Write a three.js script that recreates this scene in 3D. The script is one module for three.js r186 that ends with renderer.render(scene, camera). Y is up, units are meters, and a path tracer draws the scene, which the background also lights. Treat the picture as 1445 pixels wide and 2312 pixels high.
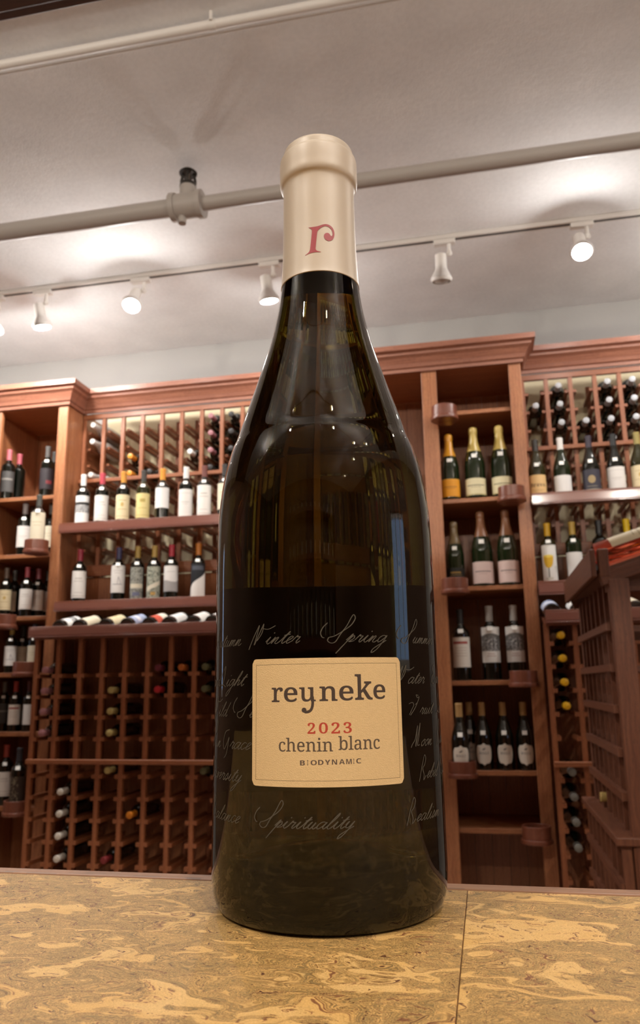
import * as THREE from 'three';
import { RoundedBoxGeometry } from 'three/addons/geometries/RoundedBoxGeometry.js';
import { mergeGeometries } from 'three/addons/utils/BufferGeometryUtils.js';
import { createNoise2D, createNoise3D } from 'simplex-noise';

// ---------------------------------------------------------------- camera, light, exposure
const V3 = (x, y, z) => new THREE.Vector3(x, y, z);
const RAD = Math.PI / 180;
const scene = new THREE.Scene();
const EYE = 1.1466, COUNTER = 1.07, CEIL = 3.2, FOCAL = 1750;
const camera = new THREE.PerspectiveCamera(2 * Math.atan(1156 / FOCAL) / RAD, 1445 / 2312, 0.02, 60);
camera.position.set(0, EYE, 0);
camera.rotation.order = 'YXZ';
camera.rotation.set(12.609 * RAD, 11.638 * RAD, -0.851 * RAD);
camera.focus = 0.268;
camera.userData.fStop = 30;
camera.updateMatrixWorld(true);
scene.background = new THREE.Color().setRGB(0.62, 0.88, 1.35);      // dusk outside the two windows
const renderer = new THREE.WebGLRenderer({ antialias: true });
renderer.toneMapping = THREE.LinearToneMapping;
renderer.toneMappingExposure = 1.42;
renderer.shadowMap.enabled = true;
const WALL_LAMP = new THREE.Color(1, 0.955, 0.92), ROOM_LAMP = new THREE.Color(1, 0.905, 0.79);
const WALL_SPOT = 0.8, WALL_SPILL = 1.65, ROOM_SPOT = 2.5, ROOM_SPILL = 2.75;

// a pixel of the photograph gives a direction; the surface it lies on gives the distance
function dirOf(x, y) { return V3((x - 722.5) / FOCAL, -(y - 1156) / FOCAL, -1).applyQuaternion(camera.quaternion); }
function onZ(x, y, z) { const d = dirOf(x, y), t = z / d.z; return V3(d.x * t, EYE + d.y * t, z); }
function onY(x, y, h) { const d = dirOf(x, y), t = (h - EYE) / d.y; return V3(d.x * t, h, d.z * t); }
function onX(x, y, w) { const d = dirOf(x, y), t = w / d.x; return V3(w, EYE + d.y * t, d.z * t); }

// ---------------------------------------------------------------- helpers
let seed = 7;
const rnd = () => { seed = (seed * 1664525 + 1013904223) >>> 0; return seed / 4294967296; };
const noise2 = createNoise2D(rnd), noise3 = createNoise3D(rnd);
const counts = new Map();
function numbered(n) { const k = counts.get(n) ?? 0; counts.set(n, k + 1); return k ? n + '_' + String(k).padStart(3, '0') : n; }
function mesh(name, geo, mat, parent) {
  const m = new THREE.Mesh(geo, mat); m.castShadow = m.receiveShadow = true; m.name = name; parent.add(m); return m;
}
function part(name, geo, mat, parent, x = 0, y = 0, z = 0) { const m = mesh(name, geo, mat, parent); m.position.set(x, y, z); return m; }
function thing(name, label, category, x = 0, y = 0, z = 0, group) {
  const g = new THREE.Group(); g.name = numbered(name); scene.add(g); g.position.set(x, y, z);
  g.userData = { label, category }; if (group) g.userData.group = group; return g;
}
function struct(name, geo, mat, label, x = 0, y = 0, z = 0, category = 'wall') {
  const m = mesh(numbered(name), geo, mat, scene); m.position.set(x, y, z);
  m.userData = { label, category, kind: 'structure' }; return m;
}
// uv in metres, grain along the given axis
function metreUV(g, axis = 'y', off = 0) {
  const p = g.attributes.position, n = g.attributes.normal, uv = new Float32Array(p.count * 2);
  for (let i = 0; i < p.count; i++) {
    const P = { x: p.getX(i), y: p.getY(i), z: p.getZ(i) }, N = { x: Math.abs(n.getX(i)), y: Math.abs(n.getY(i)), z: Math.abs(n.getZ(i)) };
    const others = ['x', 'y', 'z'].filter((a) => a !== axis);
    let across = others[0]; if (N[others[0]] > N[others[1]]) across = others[1];
    uv[i * 2] = P[across] + off * 0.37 + (N[axis] > 0.8 ? 0.2 : 0); uv[i * 2 + 1] = (N[axis] > 0.8 ? P[others[1]] : P[axis]) + off;
  }
  g.setAttribute('uv', new THREE.BufferAttribute(uv, 2)); return g;
}
const boxCache = new Map();
function box(w, h, d, axis = 'y', r = 0) {
  const k = [w, h, d].map((v) => v.toFixed(4)).join() + axis + r;
  if (!boxCache.has(k)) boxCache.set(k, metreUV(r ? new RoundedBoxGeometry(w, h, d, 2, r) : new THREE.BoxGeometry(w, h, d), axis, boxCache.size * 0.173 % 1));
  return boxCache.get(k);
}
function dataTex(w, h, fn, srgb = true) {
  const a = new Uint8Array(w * h * 4);
  for (let y = 0; y < h; y++) for (let x = 0; x < w; x++) {
    const c = fn(x / w, y / h), o = (y * w + x) * 4; a[o] = c[0]; a[o + 1] = c[1]; a[o + 2] = c[2]; a[o + 3] = 255;
  }
  const t = new THREE.DataTexture(a, w, h); t.magFilter = THREE.LinearFilter; t.minFilter = THREE.LinearFilter; t.wrapS = t.wrapT = THREE.RepeatWrapping;
  if (srgb) t.colorSpace = THREE.SRGBColorSpace; t.needsUpdate = true; return t;
}
const clamp = (v) => Math.max(0, Math.min(255, v)), mix = (a, b, t) => a + (b - a) * t, sstep = (a, b, x) => { const t = Math.max(0, Math.min(1, (x - a) / (b - a))); return t * t * (3 - 2 * t); };
const hex = (h) => [h >> 16 & 255, h >> 8 & 255, h & 255];
// tileable noise on the torus of a texture
function tiled(u, v, fu, fv, s = 0) {
  const a = u * 2 * Math.PI, k = fu / (2 * Math.PI);
  return noise3(Math.cos(a) * k + s, Math.sin(a) * k, (Math.abs(v * 2 - 1)) * fv + s * 3.1);
}
function woodTex(base, dark, light) {
  const B = hex(base), D = hex(dark), L = hex(light);
  return dataTex(256, 1024, (u, v) => {
    const warp = tiled(u, v, 3, 2, 5) * 0.03;
    const f = 0.5 + 0.5 * tiled(u + warp, v, 26, 1.6), g = 0.5 + 0.5 * tiled(u + warp, v, 90, 5, 9), pore = tiled(u, v, 160, 14, 3);
    const t = f * 0.65 + g * 0.35; let c = [0, 1, 2].map((i) => t < 0.5 ? mix(D[i], B[i], t * 2) : mix(B[i], L[i], t * 2 - 1));
    if (pore > 0.55) c = c.map((x) => x * 0.82);
    return c.map(clamp);
  });
}
function woodMat(base, dark, light, rough = 0.42) {
  const t = woodTex(base, dark, light); t.repeat.set(4, 1.1);
  const m = new THREE.MeshPhysicalMaterial({ map: t, roughness: rough, clearcoat: 0.25, clearcoatRoughness: 0.3 });
  return m;
}
const plain = (c, rough = 0.5, extra = {}) => new THREE.MeshPhysicalMaterial({ color: c, roughness: rough, ...extra });
const matCache = new Map();
const paint = (c, rough = 0.45) => { const k = c + '_' + rough; if (!matCache.has(k)) matCache.set(k, plain(c, rough)); return matCache.get(k); };

// ---------------------------------------------------------------- materials
const M = {  // cabinet, rack and shelf: one wood, tinted by how each is lit
  cabinet: woodMat(0xa86c46, 0x92583a, 0xb98056),
  rack: woodMat(0x965834, 0x7e4429, 0xa66a42, 0.5),
  shelf: woodMat(0x7c4632, 0x6a3828, 0x8c5440, 0.35),
  dark: woodMat(0x4c2c1f, 0x3c2018, 0x5a3828, 0.5),
  island: woodMat(0x693c26, 0x562e1c, 0x7a4c32, 0.5),
  panel: woodMat(0x7e604c, 0x6c503e, 0x90705a, 0.6), crown: woodMat(0x96604a, 0x80503e, 0xa67058, 0.45), pipe: plain(0xb3aca5, 0.5),  // crown tint includes haze; pipe grey stands in for its near-side shade
  edge: woodMat(0x8c6142, 0x785036, 0x9c7250, 0.6),
  strip: plain(0x8a5a4e, 0.18, { clearcoat: 1, clearcoatRoughness: 0.1 }),
  white: plain(0xe8e4de, 0.4), steel: plain(0x3c3833, 0.4, { metalness: 0.5 }), slot: plain(0x3a3a3c, 0.6),
  glass: plain(0x0b0f0a, 0.06, { clearcoat: 1, clearcoatRoughness: 0.03 }),
  greenGlass: plain(0x18240f, 0.06, { clearcoat: 1, clearcoatRoughness: 0.03 }),
  oliveGlass: plain(0x2c2a12, 0.06, { clearcoat: 1, clearcoatRoughness: 0.03 }),
  tag: plain(0xf1efe8, 0.5),
};
{
  const speck = dataTex(512, 512, (u, v) => { const n = tiled(u, v, 60, 30, 1) * 3 + tiled(u, v, 6, 3, 2) * 4; return [240 + n, 240 + n, 239 + n].map(clamp); });
  speck.repeat.set(0.7, 0.7);
  const bump = dataTex(512, 512, (u, v) => { const n = 128 + tiled(u, v, 90, 45, 7) * 60 + tiled(u, v, 20, 10, 8) * 50; return [n, n, n].map(clamp); }, false);
  bump.repeat.set(1.4, 1.4);
  M.plaster = new THREE.MeshStandardMaterial({ map: speck, bumpMap: bump, bumpScale: 0.0012, roughness: 0.9 });
  M.wall = new THREE.MeshStandardMaterial({ color: 0xaeaca8, bumpMap: bump, bumpScale: 0.001, roughness: 0.9 });  // grey deepened against lamp spill, shade put into the colour
  M.cream = new THREE.MeshStandardMaterial({ color: 0xe9dcb8, bumpMap: bump, bumpScale: 0.001, roughness: 0.9 });
  const fl = woodTex(0x9c8674, 0x8a7464, 0xae9a86); fl.repeat.set(1.2, 0.6);
  M.floor = new THREE.MeshStandardMaterial({ map: fl, roughness: 0.5 });
}

// ---------------------------------------------------------------- room shell
const ZB = -4.2, XL = -4.5, XR = 3.2, ZF = 3.5, T = 0.12;
{
  const slab = (w, h, d) => metreUV(new THREE.BoxGeometry(w, h, d), 'y');
  const cx = (XL + XR) / 2, cz = (ZB + ZF) / 2, W = XR - XL, D = ZF - ZB;
  struct('floor', metreUV(new THREE.BoxGeometry(W + 2 * T, T, D + 2 * T), 'z'), M.floor, 'brown wooden floor of the wine shop', cx, -T / 2, cz, 'floor');
  struct('ceiling', slab(W + 2 * T, T, D + 2 * T), M.plaster, 'white plastered ceiling carrying pipes and track lights', cx, CEIL + T / 2, cz, 'ceiling');
  struct('wall_back', slab(W + 2 * T, CEIL, T), M.wall, 'wall coloured darker grey to offset lamp spill, above and behind the wine racks', cx, CEIL / 2, ZB - T / 2);
  struct('wall_front', slab(W + 2 * T, CEIL, T), M.panel, 'brown panelled wall on the far side of the bar', cx, CEIL / 2, ZF + T / 2);
  // side walls, each with one window opening
  const side = (name, x, z0, z1, y0, y1, label) => {
    const s = new THREE.Shape([new THREE.Vector2(ZB, 0), new THREE.Vector2(ZF, 0), new THREE.Vector2(ZF, CEIL), new THREE.Vector2(ZB, CEIL)]);
    s.holes.push(new THREE.Path([new THREE.Vector2(z0, y0), new THREE.Vector2(z0, y1), new THREE.Vector2(z1, y1), new THREE.Vector2(z1, y0)]));
    const g = new THREE.ExtrudeGeometry(s, { depth: T, bevelEnabled: false }); g.rotateY(-Math.PI / 2); g.translate(x, 0, 0);
    struct(name, metreUV(g, 'y'), M.panel, label);
  };
  const win = (n, x, z0, z1, y0, y1, label) => {
    const w = thing('window_' + n, label, 'window', x, (y0 + y1) / 2, (z0 + z1) / 2); w.userData.kind = 'structure';
    const ww = z1 - z0, hh = y1 - y0, f = 0.05;
    for (const s of [-1, 1]) { part('frame', box(0.06, hh, f, 'y'), M.white, w, 0, 0, s * (ww / 2 - f / 2)); part('frame', box(0.06, f, ww - 2 * f, 'z'), M.white, w, 0, s * (hh / 2 - f / 2), 0); }
    if (ww > 0.6) for (const q of [-0.17, 0.17]) part('mullion', box(0.05, hh - 2 * f, 0.035, 'y'), M.white, w, 0, 0, q * ww);
    part('pane', new THREE.BoxGeometry(0.006, hh - 2 * f, ww - 2 * f), new THREE.MeshPhysicalMaterial({ color: 0xffffff, transmission: 1, roughness: 0, thickness: 0 }), w);
  };
  side('wall_right', XR + T, -1.05, 0.0, 1.22, 2.1, 'brown wall right of the bar with one window');
  win(1, XR + T / 2, -1.05, 0.0, 1.22, 2.1, 'white framed window with blue dusk outside in the right wall');
  side('wall_left', XL, -3.05, -2.7, 1.1, 2.2, 'brown wall left of the bar with one narrow window');
  win(2, XL - T / 2, -3.05, -2.7, 1.1, 2.2, 'narrow white framed window with dusk outside in the left wall');
}

// ---------------------------------------------------------------- bar counter with cork tiles
const EDGE = -0.335;
{
  const bar = thing('bar_counter', 'bar counter topped with swirled cork tiles and a brown wooden edge', 'counter', 0, 0, 0);
  const P = { pale: [222, 182, 118], tan: [196, 152, 88], olive: [150, 118, 66], dark: [104, 74, 40], grey: [122, 104, 68], fleck: [78, 44, 28] };
  const lerp3 = (a, b, t) => [0, 1, 2].map((i) => mix(a[i], b[i], t));
  const S = 0.3, N = 1800;
  const corkTex = (so) => dataTex(N, N, (u, v) => {
    const x = u * S * 100 + so, y = v * S * 100 - so * 0.7;            // centimetres
    const wx = x + noise2(x * 0.22, y * 0.4 + 40) * 1.6 + noise2(x * 0.6, y * 1.0 + 80) * 0.6, wy = y + noise2(x * 0.25 + 90, y * 0.45) * 1.3 + noise2(x * 0.7, y * 1.2 + 10) * 0.5;
    const fx = wx + noise2(wx * 1.5, wy * 2.4) * 0.22, fy = wy + noise2(wx * 1.6 + 30, wy * 2.6) * 0.2;
    const flow = noise2(fx * 0.3 + 5, fy * 1.1) + 0.45 * noise2(fx * 0.8, fy * 2.3 + 9);                 // contour lines of this make the swirls
    const ring = Math.sin(flow * 26 + noise2(fx * 2, fy * 3) * 1.4), ring2 = Math.sin(flow * 57 + noise2(fx * 3, fy * 4) * 2);
    const zone = noise2(wx * 0.16 + 7 + so, wy * 0.44 + 3) + 0.3 * noise2(wx * 0.55, wy * 1.3 + 20), pale = sstep(0.24, 0.46, zone + ring * 0.05 + noise2(fx * 1.1, fy * 5) * 0.12);
    let c = lerp3(P.tan, P.olive, 0.45 + 0.55 * noise2(fx * 0.4 + 3, fy * 1.2 + 8));
    c = lerp3(c, P.grey, sstep(-0.1, 0.9, ring) * 0.7); c = lerp3(c, P.pale, sstep(0.1, 1, -ring) * 0.38);
    c = lerp3(c, P.dark, sstep(0.6, 1, ring2) * 0.55); c = lerp3(c, [206, 164, 100], sstep(0.5, 1, -ring2) * 0.3);
    c = lerp3(c, lerp3(P.pale, [214, 168, 98], 0.5 + 0.5 * noise2(wx * 0.3, wy * 0.3)), pale * 0.85);
    c = lerp3(c, P.olive, sstep(0.8, 1, ring2) * pale * 0.3);
    const rim = sstep(0.3, 0.36, zone) * (1 - sstep(0.42, 0.5, zone)); c = lerp3(c, P.dark, rim * sstep(0.1, 0.6, noise2(fx * 0.9 + 70, fy * 2.2)) * 0.5);
    const fl = noise2(fx * 1.1 + 51, fy * 3.2 + 9) + 0.5 * noise2(fx * 3, fy * 6 + 70); c = lerp3(c, P.fleck, sstep(0.82, 1.0, fl) * 0.85);
    const bark = noise2(fx * 0.7 + 21, fy * 1.7 + 55) + 0.4 * noise2(fx * 3.1, fy * 5.2); c = lerp3(c, [112, 66, 42], sstep(0.76, 0.95, bark) * 0.75);
    const gr = noise2(x * 12, y * 12) * 7 + noise2(x * 30, y * 30) * 6;
    return c.map((q) => clamp(q + gr));
  });
  const mats = [0, 41].map((o) => { const t = corkTex(o); return new THREE.MeshPhysicalMaterial({ map: t, roughness: 0.55, specularIntensity: 0.6 }); });
  const gap = 0.00012, z0 = EDGE + 0.0125, ch = 0.0003;
  const tg = new RoundedBoxGeometry(S - gap * 2, 0.008, S - gap * 2, 1, ch);
  { const p = tg.attributes.position, uv = new Float32Array(p.count * 2); for (let i = 0; i < p.count; i++) { uv[i * 2] = p.getX(i) / S + 0.5; uv[i * 2 + 1] = p.getZ(i) / S + 0.5; } tg.setAttribute('uv', new THREE.BufferAttribute(uv, 2)); }
  for (let i = -5; i < 4; i++) for (let j = 0; j < 2; j++) {
    const t = part('cork_tile', tg, mats[(i + j + 16) % 2], bar, -0.0115 + S * (i + 0.5), COUNTER - 0.004, z0 + S * (j + 0.5));
    if (j) t.rotation.y = Math.PI;
  }
  const xa = -0.0115 - 5 * S, xb = -0.0115 + 4 * S, w = xb - xa, xm = (xa + xb) / 2;
  part('wood_edge', box(w, 0.045, 0.012, 'x', 0.003), M.edge, bar, xm, COUNTER - 0.0225, EDGE + 0.006);
  part('substrate', box(w, 0.034, 2 * S, 'x'), M.edge, bar, xm, COUNTER - 0.0178, z0 + S);
  part('front_panel', box(w - 0.1, COUNTER - 0.045, 0.03, 'y'), M.cabinet, bar, xm, (COUNTER - 0.045) / 2, EDGE + 0.08);
  part('rear_panel', box(w - 0.1, COUNTER - 0.045, 0.03, 'y'), M.cabinet, bar, xm, (COUNTER - 0.045) / 2, z0 + 2 * S - 0.08);
}

// ---------------------------------------------------------------- the bottle in front
const HX = -0.0595, HZ = -0.2963, FACE = 11.36 * RAD, HR = 0.0421;
const hero = thing('wine_bottle', 'large dark olive wine bottle with cream capsule and tan label on the cork counter', 'bottle', HX, COUNTER, HZ);
{
  const prof = [[0, 0.018], [0.012, 0.0165], [0.022, 0.0115], [0.03, 0.004], [0.0345, 0.0004], [0.0365, 0], [0.0388, 0.0006], [0.0404, 0.0022], [0.0415, 0.0048], [0.0421, 0.0085], [0.0424, 0.0135], [0.0424, 0.022], [0.0423, 0.045],
    [0.0421, 0.07], [0.042, 0.1], [0.04205, 0.12], [0.0418, 0.134], [0.0415, 0.141], [0.04085, 0.148], [0.03985, 0.155], [0.0384, 0.162], [0.0363, 0.169], [0.0351, 0.1717], [0.0329, 0.1785], [0.0305, 0.1858], [0.0280, 0.1933],
    [0.0256, 0.2008], [0.0232, 0.2085], [0.0210, 0.2161], [0.0192, 0.2239], [0.0177, 0.2317], [0.01665, 0.2396], [0.0162, 0.2437], [0.0157, 0.252], [0.0153, 0.262], [0.0151, 0.285], [0.0151, 0.304], [0.012, 0.3055], [0, 0.3055]];
  const curve = new THREE.CatmullRomCurve3(prof.slice(5, 36).map(([r, y]) => V3(r, y, 0)), false, 'centripetal');
  const pts = [...prof.slice(0, 5).map(([r, y]) => new THREE.Vector2(r, y)), ...curve.getPoints(260).map((p) => new THREE.Vector2(p.x, p.y)), ...prof.slice(36).map(([r, y]) => new THREE.Vector2(r, y))];
  const glass = new THREE.MeshPhysicalMaterial({ color: 0xffffff, transmission: 1, roughness: 0, ior: 1.5, thickness: 0.003, attenuationColor: new THREE.Color().setRGB(0.10, 0.079, 0.014), attenuationDistance: 0.006 });
  // outer skin, over the lip, down the inner skin: a wall of about 3 mm, thicker at the base
  const inner = pts.filter((p) => p.y > 0.02 && p.y < 0.304 && p.x > 0.01).map((p) => new THREE.Vector2(p.x - 0.003, p.y)).reverse();
  const skin = [...pts.filter((p) => p.y < 0.3052), ...inner, new THREE.Vector2(0.036, 0.015), new THREE.Vector2(0.028, 0.0165), new THREE.Vector2(0.0105, 0.0225), new THREE.Vector2(0, 0.0235)];
  part('glass_body', new THREE.LatheGeometry(skin, 200), glass, hero);
  const g1 = 0.00008, fillTop = 0.272, wp = [new THREE.Vector2(0, 0.0235 - g1), new THREE.Vector2(0.0105, 0.0225 - g1), new THREE.Vector2(0.028, 0.0165 - g1), new THREE.Vector2(0.036 + g1, 0.015 - g1), ...inner.slice().reverse().filter((p) => p.y < fillTop).map((p) => new THREE.Vector2(p.x + g1, p.y)), new THREE.Vector2(0.0001, fillTop)];
  part('wine', new THREE.LatheGeometry(wp, 200), new THREE.MeshPhysicalMaterial({ color: 0xffffff, transmission: 1, roughness: 0, ior: 1.34, thickness: 0.07, attenuationColor: new THREE.Color().setRGB(0.97, 0.9, 0.6), attenuationDistance: 0.08 }), hero).userData.label = 'pale wine inside the dark glass';
  const rAt = (h) => { for (let i = 1; i < pts.length; i++) if (pts[i].y >= h && pts[i].y > pts[i - 1].y && i > 8) { const t = (h - pts[i - 1].y) / (pts[i].y - pts[i - 1].y); return mix(pts[i - 1].x, pts[i].x, t); } return HR; };
  // capsule
  const cap = new THREE.MeshPhysicalMaterial({ color: 0xcbbead, roughness: 0.42, clearcoat: 0.15, clearcoatRoughness: 0.4 });
  const cp = [[0.01645, 0.2408], [0.01675, 0.2409], [0.0165, 0.2428], [0.0161, 0.25], [0.01565, 0.262], [0.0155, 0.275], [0.01552, 0.2868], [0.0158, 0.288], [0.01655, 0.2893], [0.0169, 0.2906], [0.01695, 0.294], [0.01695, 0.2995], [0.01675, 0.3015], [0.0161, 0.3024], [0.01565, 0.3029], [0.01555, 0.3036], [0.0154, 0.3052], [0.0149, 0.3062], [0.0138, 0.3068], [0, 0.3068]];
  const capCurve = new THREE.CatmullRomCurve3(cp.slice(1, 19).map(([r, y]) => V3(r, y, 0)), false, 'centripetal').getPoints(160).map((p) => new THREE.Vector2(p.x, p.y));
  const capsule = part('capsule', new THREE.LatheGeometry([new THREE.Vector2(0.01645, 0.2408), ...capCurve, new THREE.Vector2(0.0001, 0.3068)], 128), cap, hero);
  // curved patches on the bottle: s along the surface from the middle of the front, h height
  const wrap = (s, h, r, off) => { const a = FACE + s / r; return [Math.sin(a) * (r + off), h, Math.cos(a) * (r + off)]; };
  function patch(width, h0, h1, corner, off, r, turn = 0, nx = 72) {
    const pos = [], uv = [], idx = [], ny = 6;
    for (let i = 0; i <= nx; i++) {
      const t = i / nx, s = (t - 0.5) * width, e = width / 2 - Math.abs(s), c = e < corner ? corner - Math.sqrt(Math.max(0, corner * corner - (corner - e) ** 2)) : 0;
      for (let j = 0; j <= ny; j++) { const h = mix(h0 + c, h1 - c, j / ny); pos.push(...wrap(s + turn * r, h, r, off)); uv.push(t, (h - h0) / (h1 - h0)); }
    }
    for (let i = 0; i < nx; i++) for (let j = 0; j < ny; j++) { const a = i * (ny + 1) + j, b = a + ny + 1; idx.push(a, b, a + 1, b, b + 1, a + 1); }
    const g = new THREE.BufferGeometry(); g.setAttribute('position', new THREE.Float32BufferAttribute(pos, 3)); g.setAttribute('uv', new THREE.Float32BufferAttribute(uv, 2)); g.setIndex(idx); g.computeVertexNormals(); return g;
  }
  // front label print
  const W = 1600, H = 1220, cv = document.createElement('canvas'); cv.width = W; cv.height = H; const c = cv.getContext('2d');
  c.fillStyle = '#d9bd8d'; c.fillRect(0, 0, W, H);
  const img = c.getImageData(0, 0, W, H);
  for (let y = 0; y < H; y++) for (let x = 0; x < W; x++) { const n = noise2(x * 0.012, y * 0.05) * 3 + noise2(x * 0.05, y * 0.09) * 3 + (rnd() - 0.5) * 7, o = (y * W + x) * 4; for (let k = 0; k < 3; k++) img.data[o + k] = clamp(img.data[o + k] + n); }
  c.putImageData(img, 0, 0);
  c.strokeStyle = '#6b5a3c'; c.lineWidth = 4; c.strokeRect(48, 58, W - 96, H - 116);
  const ink = '#43352c', red = '#b3402c';
  // measured on the photograph: left, right, top and foot of every letter, in label units
  const ux = (p) => (p - 42) / (1368 - 42) * W, uy = (p) => (p - 62) / (1212 - 62) * H;
  const text = (s, x0, x1, y0, y1, font, color, bold = '', heavy = 0) => {
    c.save(); c.font = `${bold} 200px ${font}`; c.fillStyle = c.strokeStyle = color; c.lineWidth = heavy; c.lineJoin = 'round'; const m = c.measureText(s), a = m.actualBoundingBoxLeft, b = m.actualBoundingBoxRight, t = m.actualBoundingBoxAscent, d = m.actualBoundingBoxDescent;
    c.translate(ux(x0), uy(y1)); c.scale((ux(x1) - ux(x0)) / (a + b), (uy(y1) - uy(y0)) / (t + d)); c.fillText(s, a, -d); if (heavy) c.strokeText(s, a, -d); c.restore();
  };
  for (const [ch, x0, x1, y0, y1] of [['r', 240, 338, 330, 458], ['e', 352, 462, 329, 458], ['u', 482, 614, 332, 456], ['n', 648, 790, 325, 453], ['e', 810, 922, 322, 452], ['k', 940, 1087, 220, 447], ['e', 1100, 1205, 315, 445]]) text(ch, x0, x1, y0, y1, 'serif', ink, '', 5);
  c.strokeStyle = ink; c.fillStyle = ink; c.lineCap = 'round'; c.beginPath();
  c.lineWidth = 27; c.moveTo(ux(590), uy(420)); c.bezierCurveTo(ux(594), uy(500), ux(588), uy(556), ux(530), uy(552)); c.stroke();
  c.beginPath(); c.arc(ux(519), uy(535), 24, 0, 7); c.fill();
  for (const [ch, x0, x1] of [['2', 548, 608], ['0', 640, 708], ['2', 740, 806], ['3', 838, 902]]) text(ch, x0, x1, 649, 743, 'serif', red, '', 7);
  text('chenin', 303, 748, 781, 902, 'serif', '#57483a', '', 3); text('blanc', 793, 1140, 770, 892, 'serif', '#57483a', '', 3);
  [...'BIODYNAMIC'].forEach((ch, i) => { const xs = [482, 540, 568, 628, 682, 738, 796, 852, 910, 934], ws = [40, 9, 50, 44, 44, 42, 46, 46, 9, 42]; text(ch, xs[i], xs[i] + ws[i], 977 - i, 1022 - i, 'sans-serif', '#5d4c40', 'bold'); });
  const tex = new THREE.CanvasTexture(cv); tex.colorSpace = THREE.SRGBColorSpace; tex.magFilter = THREE.LinearFilter;
  const pb = dataTex(512, 512, (u, v) => { const n = 128 + tiled(u, v, 40, 40, 4) * 50 + tiled(u, v, 90, 60, 6) * 50; return [n, n, n].map(clamp); }, false); pb.repeat.set(2, 1.6);
  part('front_label', patch(0.0532, 0.0449, 0.0855, 0.0016, 0.00016, HR + 0.0002), new THREE.MeshStandardMaterial({ map: tex, bumpMap: pb, bumpScale: 0.0001, roughness: 0.75, side: THREE.DoubleSide }), hero).userData.label = 'tan paper label with dark and red print';
  part('back_label', patch(0.062, 0.036, 0.117, 0.0016, 0.0001, HR + 0.0002, Math.PI), new THREE.MeshStandardMaterial({ color: 0xc9ac7c, roughness: 0.8, side: THREE.DoubleSide }), hero);
  // the letter on the capsule, traced as one closed outline (100 units = one letter height)
  {
    const s = new THREE.Shape(), q = (x, y) => [(x - 700) / 1445 * 90, -(y - 780) / 1445 * 90];
    s.moveTo(...q(300, 285)); s.quadraticCurveTo(...q(380, 300), ...q(520, 292)); s.bezierCurveTo(...q(700, 290), ...q(780, 190), ...q(930, 192)); s.bezierCurveTo(...q(1110, 200), ...q(1215, 340), ...q(1208, 540));
    s.bezierCurveTo(...q(1200, 720), ...q(1110, 835), ...q(985, 832)); s.bezierCurveTo(...q(890, 825), ...q(832, 740), ...q(838, 650)); s.bezierCurveTo(...q(845, 570), ...q(900, 520), ...q(970, 525)); s.bezierCurveTo(...q(1050, 535), ...q(1060, 630), ...q(1095, 628));
    s.bezierCurveTo(...q(1150, 620), ...q(1150, 470), ...q(1100, 380)); s.bezierCurveTo(...q(1050, 300), ...q(960, 260), ...q(880, 270)); s.bezierCurveTo(...q(790, 285), ...q(640, 400), ...q(615, 500)); s.bezierCurveTo(...q(600, 600), ...q(560, 1000), ...q(552, 1130));
    s.bezierCurveTo(...q(555, 1230), ...q(640, 1240), ...q(730, 1268)); s.lineTo(...q(722, 1285)); s.bezierCurveTo(...q(560, 1265), ...q(350, 1280), ...q(195, 1350)); s.lineTo(...q(185, 1330)); s.bezierCurveTo(...q(330, 1270), ...q(360, 1200), ...q(370, 1080));
    s.bezierCurveTo(...q(400, 800), ...q(430, 560), ...q(435, 430)); s.bezierCurveTo(...q(430, 360), ...q(370, 330), ...q(300, 285));
    const g = new THREE.ShapeGeometry(s, 24), p = g.attributes.position, k = 1 / 5150;                // photo pixels to metres at the capsule
    const nonIdx = g.toNonIndexed(), pp = nonIdx.attributes.position, out = [];
    const sub = (a, b, d, n) => { if (!n) { out.push(a, b, d); return; } const ab = a.clone().lerp(b, 0.5), bd = b.clone().lerp(d, 0.5), da = d.clone().lerp(a, 0.5); sub(a, ab, da, n - 1); sub(ab, b, bd, n - 1); sub(da, bd, d, n - 1); sub(ab, bd, da, n - 1); };
    for (let i = 0; i < pp.count; i += 3) sub(...[0, 1, 2].map((j) => V3().fromBufferAttribute(pp, i + j)), 2);
    const arr = [];
    for (const v of out) { const h = 0.2555 + v.y * k, r = 0.01555 + Math.max(0, 0.262 - h) * 0.035; arr.push(...wrap(v.x * k + 0.0002, h, r, 0.00022)); }
    const gg = new THREE.BufferGeometry(); gg.setAttribute('position', new THREE.Float32BufferAttribute(arr, 3)); gg.computeVertexNormals();
    part('monogram', gg, new THREE.MeshStandardMaterial({ color: 0xa5434a, roughness: 0.5, side: THREE.DoubleSide }), capsule).userData.label = 'dark red letter r printed on the capsule';
  }
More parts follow.
